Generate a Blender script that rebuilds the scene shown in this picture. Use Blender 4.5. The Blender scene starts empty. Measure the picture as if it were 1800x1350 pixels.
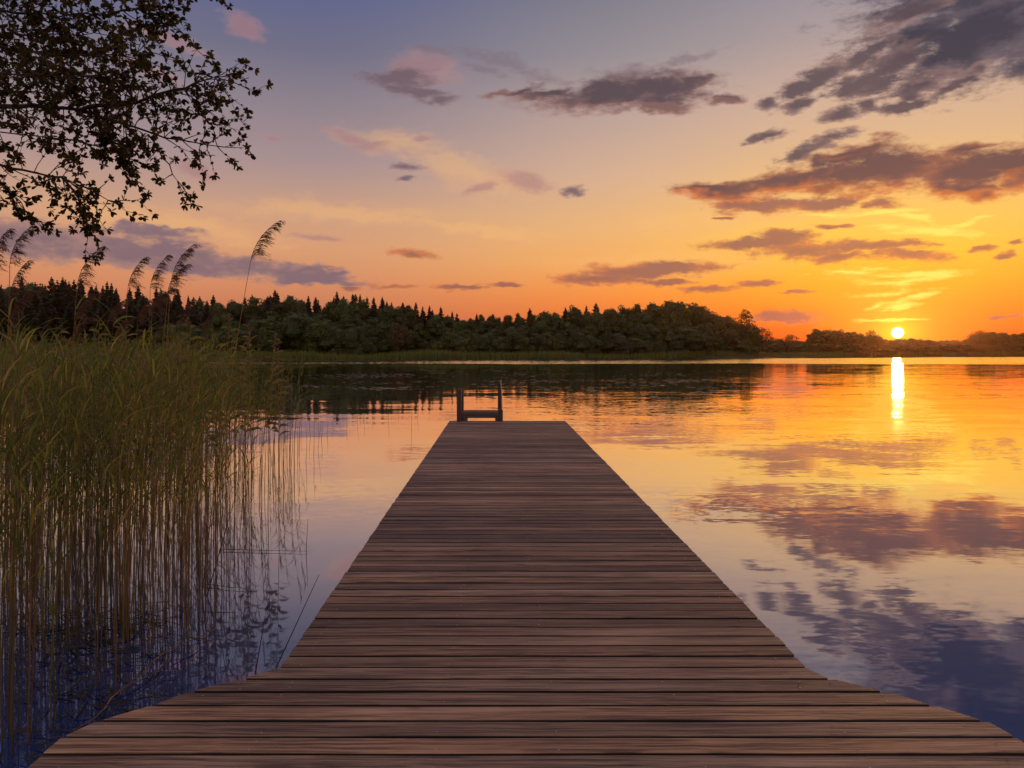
import bpy, math, random
import numpy as np
from mathutils import Vector, Matrix

rnd = random.Random(7)
rng = np.random.default_rng(7)
SC = bpy.context.scene
COL = SC.collection
F = 1350.0          # focal length in photo pixels (1800 wide)
VX, VY = 874.0, 618.0
CAMZ = 1.95         # eye above the water (deck top is 0.45)
DECK = 0.45

def at(px, py, d):
    """point of the place seen in the photo at px,py when it is d metres ahead"""
    return Vector(((px - VX) / F * d, d, CAMZ + (VY - py) / F * d))

def s2l(c):
    return tuple(((v / 255.0) / 12.92 if v / 255.0 <= 0.04045 else ((v / 255.0 + 0.055) / 1.055) ** 2.4) for v in c)

# ------------------------------------------------------------------ objects
def mesh(name, verts, faces, mats=(), midx=None, smooth=False):
    me = bpy.data.meshes.new(name)
    if isinstance(verts, np.ndarray):
        me.from_pydata(verts.tolist(), [], faces.tolist() if isinstance(faces, np.ndarray) else faces)
    else:
        me.from_pydata([tuple(v) for v in verts], [], faces)
    for m in mats:
        me.materials.append(m)
    if midx is not None:
        me.polygons.foreach_set('material_index', np.asarray(midx, dtype=np.int32))
    if smooth:
        me.polygons.foreach_set('use_smooth', np.ones(len(me.polygons), dtype=bool))
    me.update()
    return me

def link(name, data, parent=None, loc=(0, 0, 0)):
    o = bpy.data.objects.new(name, data)
    COL.objects.link(o)
    o.location = loc
    if parent is not None:
        o.parent = parent
    return o

def tag(o, label=None, cat=None, group=None, kind=None):
    if label: o['label'] = label
    if cat: o['category'] = cat
    if group: o['group'] = group
    if kind: o['kind'] = kind
    return o

class MB:
    def __init__(self):
        self.v = []; self.f = []
    def add(self, vs, fs):
        n = len(self.v)
        self.v.extend(tuple(v) for v in vs)
        self.f.extend(tuple(i + n for i in f) for f in fs)
    def tube(self, pts, radii, sides=5, cap=True):
        pts = [Vector(p) for p in pts]
        n = len(pts); base = len(self.v)
        for i, p in enumerate(pts):
            t = (pts[min(i + 1, n - 1)] - pts[max(i - 1, 0)])
            t = t.normalized() if t.length > 1e-9 else Vector((0, 0, 1))
            a = t.cross(Vector((0.31, 0.9, 0.2)))
            if a.length < 0.1: a = t.cross(Vector((1, 0, 0)))
            a.normalize(); b = t.cross(a)
            for k in range(sides):
                w = 2 * math.pi * k / sides
                self.v.append(tuple(p + (a * math.cos(w) + b * math.sin(w)) * radii[i]))
        for i in range(n - 1):
            for k in range(sides):
                k2 = (k + 1) % sides
                self.f.append((base + i * sides + k, base + i * sides + k2, base + (i + 1) * sides + k2, base + (i + 1) * sides + k))
        if cap:
            self.f.append(tuple(base + k for k in reversed(range(sides))))
            self.f.append(tuple(base + (n - 1) * sides + k for k in range(sides)))
    def ribbon(self, pts, widths, side):
        base = len(self.v); side = Vector(side).normalized()
        for p, w in zip(pts, widths):
            p = Vector(p)
            self.v.append(tuple(p - side * w * 0.5)); self.v.append(tuple(p + side * w * 0.5))
        for i in range(len(pts) - 1):
            j = base + 2 * i
            self.f.append((j, j + 1, j + 3, j + 2))
    def box(self, x0, x1, y0, y1, z0, z1, b=0.0):
        xs = (x0, x1); ys = (y0, y1)
        if b <= 0:
            vs = [(x, y, z) for z in (z0, z1) for y in ys for x in xs]
            self.add(vs, [(0, 2, 3, 1), (4, 5, 7, 6), (0, 1, 5, 4), (2, 6, 7, 3), (0, 4, 6, 2), (1, 3, 7, 5)])
        else:  # bevelled vertical edges and top
            ring = [(x0 + b, y0), (x1 - b, y0), (x1, y0 + b), (x1, y1 - b), (x1 - b, y1), (x0 + b, y1), (x0, y1 - b), (x0, y0 + b)]
            cx, cy = (x0 + x1) / 2, (y0 + y1) / 2
            ins = [(cx + (x - cx) * (1 - 2 * b / (x1 - x0)), cy + (y - cy) * (1 - 2 * b / (y1 - y0))) for x, y in ring]
            vs = [(x, y, z0) for x, y in ring] + [(x, y, z1 - b) for x, y in ring] + [(x, y, z1) for x, y in ins]
            fs = [tuple(reversed(range(8))), tuple(range(16, 24))]
            for L in (0, 8):
                for k in range(8):
                    k2 = (k + 1) % 8
                    fs.append((L + k, L + k2, L + 8 + k2, L + 8 + k))
            self.add(vs, fs)
    def mesh(self, name, mat, smooth=False):
        return mesh(name, self.v, self.f, [mat] if mat else (), smooth=smooth)
    def obj(self, name, mat, parent=None, smooth=False):
        return link(name, self.mesh(name, mat, smooth), parent)

# ------------------------------------------------------------------ node helper
class NT:
    def __init__(self, tree):
        self.t = tree; tree.nodes.clear()
    def n(self, typ, **kw):
        nd = self.t.nodes.new(typ)
        for k, v in kw.items():
            setattr(nd, k, v)
        return nd
    def link(self, a, b):
        self.t.links.new(a, b)
    def put(self, sock, v):
        if hasattr(v, 'is_output') or isinstance(v, bpy.types.NodeSocket):
            self.t.links.new(v, sock)
        else:
            sock.default_value = v
    def m(self, op, a, b=None, c=None, clamp=False):
        nd = self.n('ShaderNodeMath', operation=op, use_clamp=clamp)
        self.put(nd.inputs[0], a)
        if b is not None: self.put(nd.inputs[1], b)
        if c is not None: self.put(nd.inputs[2], c)
        return nd.outputs[0]
    def vm(self, op, a, b=None, out=0):
        nd = self.n('ShaderNodeVectorMath', operation=op)
        self.put(nd.inputs[0], a)
        if b is not None:
            if op == 'SCALE': self.put(nd.inputs['Scale'], b)
            else: self.put(nd.inputs[1], b)
        return nd.outputs[out]
    def xyz(self, x, y, z=0.0):
        nd = self.n('ShaderNodeCombineXYZ')
        self.put(nd.inputs[0], x); self.put(nd.inputs[1], y); self.put(nd.inputs[2], z)
        return nd.outputs[0]
    def sep(self, v):
        nd = self.n('ShaderNodeSeparateXYZ'); self.put(nd.inputs[0], v)
        return nd.outputs
    def noise(self, vec, scale=1.0, detail=2.0, rough=0.5, dist=0.0, out=0, dim='3D'):
        nd = self.n('ShaderNodeTexNoise', noise_dimensions=dim)
        self.put(nd.inputs['Vector'], vec); nd.inputs['Scale'].default_value = scale
        nd.inputs['Detail'].default_value = detail; nd.inputs['Roughness'].default_value = rough
        nd.inputs['Distortion'].default_value = dist
        return nd.outputs[out]
    def mix(self, fac, a, b, blend='MIX'):
        nd = self.n('ShaderNodeMix', data_type='RGBA', blend_type=blend)
        self.put(nd.inputs[0], fac)
        for s, v in ((nd.inputs[6], a), (nd.inputs[7], b)):
            if isinstance(v, tuple) and len(v) == 3: v = v + (1.0,)
            self.put(s, v)
        return nd.outputs[2]
    def smooth(self, v, lo, hi, tlo=0.0, thi=1.0):
        nd = self.n('ShaderNodeMapRange', interpolation_type='SMOOTHSTEP')
        self.put(nd.inputs['Value'], v)
        self.put(nd.inputs['From Min'], lo); self.put(nd.inputs['From Max'], hi)
        nd.inputs['To Min'].default_value = tlo; nd.inputs['To Max'].default_value = thi
        return nd.outputs[0]
    def ramp(self, fac, stops):
        nd = self.n('ShaderNodeValToRGB'); self.put(nd.inputs[0], fac)
        cr = nd.color_ramp
        while len(cr.elements) < len(stops): cr.elements.new(0.5)
        for e, (p, c) in zip(cr.elements, stops):
            e.position = p; e.color = tuple(c) + (1.0,)
        return nd.outputs[0]

def material(name):
    m = bpy.data.materials.new(name); m.use_nodes = True
    return m, NT(m.node_tree)

# ================================================================== CAMERA
cam = bpy.data.cameras.new('camera')
cam.sensor_width = 36.0; cam.lens = F / 1800 * 36.0
cam.shift_x = (900 - VX) / 1800.0; cam.shift_y = -(675 - VY) / 1800.0
cam.clip_start = 0.05; cam.clip_end = 20000
co = link('camera', cam, None, (0, 0, CAMZ))
co.rotation_euler = (math.radians(90), 0, 0)
SC.camera = co

# ================================================================== SKY
SUN_PX = (1578, 585)
def azel(px, py):
    u, v = (px - VX) / F, (VY - py) / F
    az = math.atan(u)
    return az, math.atan(v * math.cos(az))
SUN_AZ, SUN_EL = azel(*SUN_PX)

def build_world():
    w = bpy.data.worlds.new('World'); SC.world = w; w.use_nodes = True
    T = NT(w.node_tree)
    tc = T.n('ShaderNodeTexCoord').outputs['Generated']
    d = T.vm('NORMALIZE', tc)
    dx, dy, dz = T.sep(d)
    az = T.m('ARCTAN2', dx, dy)
    el = T.m('ARCSINE', dz)
    P = T.xyz(az, el, 0.0)
    sdir = (math.sin(SUN_AZ) * math.cos(SUN_EL), math.cos(SUN_AZ) * math.cos(SUN_EL), math.sin(SUN_EL))
    sdot = T.vm('DOT_PRODUCT', d, sdir, out=1)
    sang = T.m('ARCCOSINE', T.m('MINIMUM', sdot, 0.999999))     # radians from the sun
    # --- clear sky: three vertical profiles, by azimuth away from the sun
    R60 = math.radians(60)
    eln = T.m('DIVIDE', T.m('MAXIMUM', el, 0.0), R60, clamp=True)
    def prof(rows):
        return T.ramp(eln, [(max(0, min(1, e / 60.0)), s2l(c)) for e, c in rows])
    far = prof([(0, (184, 96, 70)), (2.5, (202, 118, 84)), (5, (216, 143, 102)), (7.5, (217, 158, 118)), (10, (204, 159, 131)), (13.5, (168, 144, 145)),
                (18, (137, 127, 139)), (21, (112, 111, 134)), (24.5, (95, 101, 140)), (28, (66, 92, 180)), (60, (60, 76, 130))])
    mid = prof([(0, (222, 86, 42)), (2, (238, 112, 50)), (4, (250, 145, 64)), (6.5, (248, 175, 94)), (9, (238, 183, 120)), (13, (216, 177, 147)),
                (17, (188, 163, 154)), (21, (150, 143, 148)), (25, (128, 125, 137)), (29, (74, 96, 178)), (60, (60, 76, 130))])
    near = prof([(0, (250, 76, 20)), (1.5, (255, 102, 24)), (3, (255, 135, 30)), (4.5, (255, 168, 40)), (6.5, (255, 196, 60)), (8.5, (255, 200, 88)), (11, (243, 192, 116)),
                 (14, (224, 183, 140)), (17, (210, 176, 153)), (21, (174, 157, 156)), (25, (147, 142, 156)), (29.5, (78, 96, 178)), (60, (60, 76, 130))])
    back_ = prof([(0, (176, 132, 122)), (6, (206, 164, 150)), (14, (204, 172, 166)), (26, (160, 150, 168)), (40, (120, 122, 160)), (60, (96, 104, 150))])  # unseen sky behind the viewer, brightened to light reeds and trees
    daz = T.m('SUBTRACT', az, SUN_AZ)
    daz = T.m('ABSOLUTE', T.m('WRAP', daz, math.pi, -math.pi))
    t1 = T.smooth(daz, math.radians(2), math.radians(21))
    t2 = T.smooth(daz, math.radians(15), math.radians(42))
    t3 = T.smooth(daz, math.radians(66), math.radians(110))
    sky = T.mix(t3, T.mix(t2, T.mix(t1, near, mid), far), back_)
    # the real scattering sky underneath, at dusk strength
    ns = T.n('ShaderNodeTexSky', sky_type='NISHITA', sun_disc=False)
    ns.sun_elevation = SUN_EL; ns.sun_rotation = SUN_AZ; ns.altitude = 60
    ns.dust_density = 2.0
    nsc = T.vm('SCALE', ns.outputs[0], 0.05)
    sky = T.mix(0.06, sky, nsc, 'ADD')
    # --- warm scattering round the sun
    g1 = T.m('POWER', T.m('MAXIMUM', T.m('SUBTRACT', 1.0, T.m('DIVIDE', sang, math.radians(7.0))), 0.0), 2.0)
    sky = T.mix(T.m('MULTIPLY', g1, 0.8), sky, s2l((255, 190, 40)))
    # --- clouds
    wn = T.noise(T.vm('MULTIPLY', P, (9.0, 22.0, 1.0)), 1.0, 3.0, 0.6, out=1, dim='2D')
    wv = T.vm('MULTIPLY', T.vm('SUBTRACT', wn, (0.5, 0.5, 0.5)), (0.085, 0.036, 0.0))
    wn2 = T.noise(T.vm('MULTIPLY', P, (38.0, 85.0, 1.0)), 1.0, 2.0, 0.6, out=1, dim='2D')
    wv2 = T.vm('MULTIPLY', T.vm('SUBTRACT', wn2, (0.5, 0.5, 0.5)), (0.022, 0.013, 0.0))
    Pbig = T.vm('ADD', T.vm('ADD', P, wv), wv2)
    Psml = T.vm('ADD', T.vm('ADD', P, T.vm('SCALE', wv, 0.32)), T.vm('SCALE', wv2, 0.7))
    Pmid = T.vm('ADD', T.vm('ADD', P, T.vm('SCALE', wv, 0.5)), wv2)
    fb = T.noise(T.vm('MULTIPLY', P, (36.0, 90.0, 1.0)), 1.0, 5.0, 0.68, dim='2D')
    fbl = T.noise(T.vm('MULTIPLY', P, (11.0, 34.0, 1.0)), 1.0, 4.0, 0.55, dim='2D')
    under = {k + '_below': T.vm('ADD', p_, (0.0, -0.0085, 0.0)) for k, p_ in (('big', Pbig), ('mid', Pmid))}
    last = [None]
    ROTS = (-16, -6, 0, 8, 17)
    turned = {}
    def turn(src, key, rot):
        k = min(ROTS, key=lambda q: abs(q - rot))
        if (key, k) not in turned:
            c, s_ = math.cos(math.radians(k)), math.sin(math.radians(k))
            turned[(key, k)] = src if k == 0 else T.xyz(T.vm('DOT_PRODUCT', src, (c, s_, 0), out=1), T.vm('DOT_PRODUCT', src, (-s_, c, 0), out=1), 0.0)
        return turned[(key, k)], k
    def group(blobs, src, below=False):
        key = ('big' if src is Pbig else 'mid' if src is Pmid else 'small') + ('_below' if below else '')
        if below: src = under[key]
        acc = last[0]; first = True; n = 0
        src0 = src
        # sort by rotation so that a handful of turned copies of the sky coordinates serve all blobs
        for b in blobs:
            cx, cy, rx, ry = b[:4]; rot = b[4] if len(b) > 4 else 0.0
            v, k = turn(src0, key, rot)
            a, e = azel(cx, cy); c = math.cos(a)
            c2, s2 = math.cos(math.radians(k)), math.sin(math.radians(k))
            ca, ce = c2 * a + s2 * e, -s2 * a + c2 * e
            sx, sy = F / (rx * c * c), F / (ry * c)
            if acc is not None and n == 0 and False:   # one batch after the other: keeps the shader's stack small
                ma = T.n('ShaderNodeVectorMath', operation='MULTIPLY_ADD')
                T.link(acc, ma.inputs[0]); ma.inputs[1].default_value = (0, 0, 1e-12); T.link(v, ma.inputs[2]); v = ma.outputs[0]
                gate = acc
            elif acc is not None:
                pass
            nd = T.n('ShaderNodeVectorMath', operation='MULTIPLY_ADD')
            T.link(v, nd.inputs[0]); nd.inputs[1].default_value = (sx, sy, 0); nd.inputs[2].default_value = (-ca * sx, -ce * sy, 0)
            L = T.vm('LENGTH', nd.outputs[0], out=1)
            acc = L if first else T.m('MINIMUM', acc, L)
            first = False; n += 1
        last[0] = acc
        return acc
    def dens(r, soft, amp):
        f = T.m('ADD', T.m('SUBTRACT', 1.28, r), T.m('MULTIPLY', T.m('SUBTRACT', fb, 0.5), amp))
        return T.smooth(f, 0.0, soft)
    def lay(box, sky, blobs, src, soft, amp, thin, thick, op, rim=None):
        blobs = keep(blobs, box)
        if not blobs: return sky
        r = group(blobs, src)
        D = dens(r, soft, amp)
        thickness = T.smooth(T.m('ADD', T.m('SUBTRACT', 1.2, r), T.m('ADD', T.m('MULTIPLY', T.m('SUBTRACT', fbl, 0.5), 2.0), T.m('MULTIPLY', T.m('SUBTRACT', fb, 0.5), 1.0))), 0.05, 1.0)
        c = T.mix(thickness, s2l(thin), s2l(thick))
        if rim:      # undersides catch the low sun
            r2 = group(blobs, src, True)
            edge = T.smooth(T.m('SUBTRACT', r2, r), 0.0, 0.42)
            edge = T.m('MULTIPLY', edge, T.smooth(T.m('ADD', r2, T.m('MULTIPLY', T.m('SUBTRACT', fbl, 0.5), 0.9)), 0.55, 1.15))
            c = T.mix(T.m('MULTIPLY', edge, rim[3]), c, s2l(rim[:3]))
        return T.mix(T.m('MULTIPLY', D, op), sky, c)
    def keep(blobs, box):
        """only the clouds that reach into this piece of the sky"""
        a0, a1, e0, e1 = box; out = []
        for b in blobs:
            a, e = azel(b[0], b[1]); c = math.cos(a); rot = math.radians(b[4] if len(b) > 4 else 0.0)
            rx, ry = b[2] / F * c * c, b[3] / F * c
            hx = 2.0 * math.hypot(rx * math.cos(rot), ry * math.sin(rot)) + .05; hy = 2.0 * math.hypot(rx * math.sin(rot), ry * math.cos(rot)) + .03
            if a + hx > a0 and a - hx < a1 and e + hy > e0 and e - hy < e1: out.append(b)
        return out
    def clouds(sky, box):
        # pale lit veils
        sky = lay(box, sky, [(600, 372, 240, 26, -2), (300, 395, 260, 30, -4), (860, 405, 160, 14, -8), (820, 300, 130, 34, -30), (700, 250, 120, 26, -8), (1230, 385, 200, 28, 0), (1150, 460, 260, 26, 0)],
                  Pbig, 1.1, 0.9, (240, 176, 122), (250, 190, 120), 0.38)
        sky = lay(box, sky, [(625, 246, 60, 10, -15), (650, 256, 40, 8, 10), (660, 252, 26, 6, 5), (430, 46, 44, 20, -12), (300, 70, 80, 12, -18), (255, 120, 70, 10, -15), (845, 333, 34, 9, 20), (345, 300, 46, 14, -12), (480, 243, 22, 7, -10), (745, 243, 20, 6, 0), (560, 420, 50, 7, -10), (920, 318, 50, 18, -20), (745, 120, 70, 30, 0)],
                  Psml, 0.9, 1.1, (186, 138, 132), (168, 124, 128), 0.6)
        # violet bank low on the left, and its run towards the wood
        sky = lay(box, sky, [(70, 420, 150, 40, -6), (230, 440, 190, 36, -8), (390, 466, 150, 22, -6), (520, 480, 140, 15, -3), (-90, 400, 160, 40, 0), (250, 405, 100, 11, -8), (330, 470, 120, 18, -4), (-300, 430, 200, 40, 0)],
                  Pbig, 0.7, 1.3, (164, 128, 122), (124, 104, 116), 0.92)
        # the grey-mauve heaps up high
        sky = lay(box, sky, [(1080, 170, 170, 24, 0), (1160, 158, 100, 34, 0), (1060, 160, 110, 26, 8), (970, 166, 90, 13, 4), (905, 160, 60, 8, 6), (1275, 178, 34, 10, 4), (1222, 146, 36, 17, 0), (1140, 186, 90, 12, 0)],
                  Pmid, 0.8, 1.15, (140, 108, 106), (86, 74, 82), 0.96, (188, 132, 114, 0.3))
        sky = lay(box, sky, [(890, 112, 110, 14, -12), (1210, 105, 60, 8, 12), (755, 85, 46, 9, -3), (850, 122, 50, 9, -25), (1110, 125, 70, 12, 0)],
                  Psml, 1.0, 1.7, (140, 120, 126), (124, 106, 116), 0.5)
        sky = lay(box, sky, [(700, 138, 70, 18, -2), (720, 160, 78, 13, -4), (770, 176, 40, 9, 6), (1005, 337, 30, 7, 0), (715, 294, 34, 6, 0), (712, 313, 18, 5, 0)],
                  Psml, 0.9, 1.7, (140, 116, 122), (112, 93, 102), 0.88)
        # dark bank climbing out of the frame top right, with broken puffs before it
        sky = lay(box, sky, [(1760, 40, 210, 90, 14), (1690, 90, 120, 50, 20), (1800, -60, 330, 110, 12), (1620, 60, 90, 30, 24), (1960, -160, 420, 150, 14), (1850, 90, 120, 40, 20), (1620, -90, 160, 60, 16)],
                  Pmid, 0.75, 1.3, (106, 95, 104), (60, 61, 75), 0.97, (150, 112, 102, 0.4))
        sky = lay(box, sky, [(1450, 130, 75, 22, 18), (1410, 155, 55, 17, 14), (1560, 115, 78, 26, 8), (1530, 148, 90, 23, 2), (1500, 110, 58, 17, 22), (1480, 200, 42, 14, 8), (1345, 184, 28, 12, 0), (1400, 186, 38, 12, 10), (1530, 183, 32, 13, 0), (1620, 150, 75, 17, 14), (1715, 118, 30, 13, 14), (1590, 30, 88, 18, 18), (1545, 85, 45, 12, 25), (1690, 145, 50, 10, 14), (1600, 182, 60, 12, 12), (1420, 262, 62, 14, 16), (1465, 240, 42, 12, 10), (1350, 240, 50, 8, 10)],
                  Psml, 0.8, 1.9, (150, 121, 116), (92, 79, 86), 0.93)
        # long rose-brown bank above the sun
        sky = lay(box, sky, [(1560, 300, 200, 40, 4), (1400, 318, 150, 26, 8), (1280, 334, 100, 17, 4), (1720, 300, 170, 42, 2), (1500, 268, 80, 20, 8), (1820, 290, 160, 40, 6), (1700, 332, 70, 20, 0), (1950, 280, 200, 50, 4), (1700, 262, 60, 12, 6)],
                  Pbig, 0.78, 1.2, (160, 100, 82), (98, 74, 78), 0.95, (250, 132, 58, 0.5))
        sky = lay(box, sky, [(1350, 362, 90, 13, 4), (1450, 358, 80, 12, 2), (1300, 362, 50, 11, -4), (1545, 356, 40, 9, -4), (1340, 428, 110, 12, 1), (1420, 440, 100, 17, -2), (1540, 432, 110, 10, 0), (1380, 416, 60, 12, 0), (1600, 446, 90, 12, -6), (1470, 452, 70, 10, 0), (1110, 478, 110, 14, 2), (1060, 489, 100, 11, 2), (1180, 470, 100, 11, -2), (1170, 496, 50, 7, 0), (1330, 499, 44, 7, 0), (1250, 508, 60, 6, 0), (1770, 448, 22, 9, 0), (1725, 437, 30, 5, 0), (1785, 425, 14, 4, 0), (1275, 383, 20, 4, 0), (1465, 398, 30, 4, 0), (725, 447, 46, 8, -3), (810, 505, 56, 6, 0), (885, 500, 34, 4, 0), (690, 502, 50, 4, 0), (615, 508, 24, 4, 0), (1380, 558, 70, 12, 0), (1765, 556, 40, 4, 0), (1410, 512, 30, 3, 0)],
                  Psml, 0.75, 1.5, (206, 122, 78), (148, 98, 90), 0.88)
        # burning wisps over the sun
        wisps = keep([(1650, 405, 120, 12, -4), (1610, 385, 60, 8, -20), (1690, 395, 60, 7, 14), (1620, 485, 130, 10, 2), (1500, 476, 90, 6, -2), (1590, 495, 70, 9, 4), (1560, 515, 60, 8, 4), (1610, 525, 60, 7, 24), (1540, 537, 50, 5, 10), (1590, 540, 36, 6, 12), (1580, 563, 70, 3.5, 0), (1450, 378, 60, 6, 0), (1560, 372, 120, 7, 2)], box)
        if wisps:
            r = group(wisps, Psml)
            fbw = T.noise(T.vm('MULTIPLY', P, (22.0, 120.0, 1.0)), 1.0, 5.0, 0.6, dim='2D')
            D = T.smooth(T.m('ADD', T.m('SUBTRACT', 1.1, r), T.m('MULTIPLY', T.m('SUBTRACT', fbw, 0.5), 2.6)), 0.0, 1.2)
            sky = T.mix(T.m('MULTIPLY', D, 0.85), sky, s2l((255, 236, 110)))
        return sky
    # unseen warm cloud layer overhead, added to brighten the jetty
    hz = T.m('MAXIMUM', dz, 0.12)
    pl = T.xyz(T.m('DIVIDE', dx, hz), T.m('DIVIDE', dy, hz), 0.0)
    ov = T.noise(T.vm('MULTIPLY', pl, (0.8, 1.3, 1.0)), 1.0, 5.0, 0.58, dim='2D')
    back = T.m('MULTIPLY', T.smooth(ov, 0.36, 0.6), T.smooth(el, math.radians(40), math.radians(56)))
    # below the horizon: dim ground colour
    def finish(sky):
        sky = T.mix(T.m('MULTIPLY', back, 0.85), sky, s2l((226, 176, 142)))
        sky = T.mix(T.smooth(el, math.radians(-0.2), math.radians(-3)), sky, s2l((60, 48, 42)))
        return sky
    def shade(sky):
        bg = T.n('ShaderNodeBackground'); T.put(bg.inputs[0], finish(sky)); bg.inputs[1].default_value = 1.0
        return bg.outputs[0]
    def choose(cond, a, b):      # cond 1 -> b; the piece of sky not looked at is not computed
        mx = T.n('ShaderNodeMixShader'); T.put(mx.inputs[0], cond); T.link(a, mx.inputs[1]); T.link(b, mx.inputs[2])
        return mx.outputs[0]
    rad = math.radians
    CUT = [rad(-60), rad(-24), rad(-4), rad(9), rad(20), rad(62)]; ELC = rad(10.5); TOP = rad(43)
    cols = []
    for q in range(5):
        lowp = shade(clouds(sky, (CUT[q], CUT[q + 1], -1.0, ELC)))
        hip = shade(clouds(sky, (CUT[q], CUT[q + 1], ELC, TOP)))
        cols.append(choose(T.m('GREATER_THAN', el, ELC), lowp, hip))
    gt = lambda v: T.m('GREATER_THAN', az, v)
    left = choose(gt(CUT[1]), cols[0], cols[1])
    right = choose(gt(CUT[3]), cols[2], choose(gt(CUT[4]), cols[3], cols[4]))
    front = choose(gt(CUT[2]), left, right)
    rest = T.m('MAXIMUM', T.m('GREATER_THAN', el, TOP), T.m('GREATER_THAN', T.m('ABSOLUTE', T.m('SUBTRACT', az, rad(1))), rad(61)))
    whole = choose(rest, front, shade(sky))
    # the sun's disc and its aureole
    disc = T.smooth(sang, math.radians(0.37), math.radians(0.30))
    aur = T.m('POWER', T.m('MAXIMUM', T.m('SUBTRACT', 1.0, T.m('DIVIDE', sang, math.radians(3.4))), 0.0), 3.4)
    bd = T.n('ShaderNodeBackground'); bd.inputs[0].default_value = (1.0, 0.84, 0.5, 1); T.put(bd.inputs[1], T.m('MULTIPLY', disc, 9.0))
    ba = T.n('ShaderNodeBackground'); ba.inputs[0].default_value = (1.0, 0.42, 0.02, 1); T.put(ba.inputs[1], T.m('MULTIPLY', aur, 1.0))
    a1 = T.n('ShaderNodeAddShader'); a2 = T.n('ShaderNodeAddShader'); out = T.n('ShaderNodeOutputWorld')
    T.link(whole, a1.inputs[0]); T.link(bd.outputs[0], a1.inputs[1])
    T.link(a1.outputs[0], a2.inputs[0]); T.link(ba.outputs[0], a2.inputs[1])
    T.link(a2.outputs[0], out.inputs[0])
    w.cycles.sampling_method = 'MANUAL'; w.cycles.sample_map_resolution = 1024
build_world()

sl = bpy.data.lights.new('sun', 'SUN'); sl.energy = 1.0; sl.angle = math.radians(0.6); sl.color = (1.0, 0.5, 0.2)
so = link('sun', sl, None, (60, 120, 40))
so.rotation_euler = Vector((math.sin(SUN_AZ) * math.cos(SUN_EL), math.cos(SUN_AZ) * math.cos(SUN_EL), math.sin(SUN_EL))).to_track_quat('Z', 'Y').to_euler()

# ================================================================== MATERIALS
def leaf_mat(name, cols, trans=0.35, rough=0.55, per='island', spec=0.3):
    m, T = material(name)
    if per == 'island':
        r = T.n('ShaderNodeNewGeometry').outputs['Random Per Island']
    else:
        r = T.n('ShaderNodeObjectInfo').outputs['Random']
    n = len(cols)
    c = T.ramp(r, [(i / (n - 1), col) for i, col in enumerate(cols)])
    if per != 'island':
        gi = T.n('ShaderNodeNewGeometry').outputs['Random Per Island']
        k = T.m('ADD', 0.65, T.m('MULTIPLY', gi, 0.7))
        c = T.mix(1.0, c, T.xyz(k, k, k), 'MULTIPLY')
    p = T.n('ShaderNodeBsdfPrincipled'); T.put(p.inputs['Base Color'], c)
    p.inputs['Roughness'].default_value = rough; p.inputs['Specular IOR Level'].default_value = spec
    tr = T.n('ShaderNodeBsdfTranslucent'); T.put(tr.inputs[0], c)
    mx = T.n('ShaderNodeMixShader'); mx.inputs[0].default_value = trans
    T.link(p.outputs[0], mx.inputs[1]); T.link(tr.outputs[0], mx.inputs[2])
    o = T.n('ShaderNodeOutputMaterial'); T.link(mx.outputs[0], o.inputs[0])
    return m

def bark_mat(name, dark, light):
    m, T = material(name)
    pos = T.n('ShaderNodeTexCoord').outputs['Object']
    n1 = T.noise(T.vm('MULTIPLY', pos, (9, 9, 2.5)), 1.0, 5, 0.6)
    c = T.mix(T.smooth(n1, 0.3, 0.7), dark, light)
    p = T.n('ShaderNodeBsdfPrincipled'); T.put(p.inputs['Base Color'], c); p.inputs['Roughness'].default_value = 0.9
    b = T.n('ShaderNodeBump'); T.put(b.inputs['Height'], n1); b.inputs['Strength'].default_value = 0.6; b.inputs['Distance'].default_value = 0.03
    T.link(b.outputs[0], p.inputs['Normal'])
    o = T.n('ShaderNodeOutputMaterial'); T.link(p.outputs[0], o.inputs[0])
    return m

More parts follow.
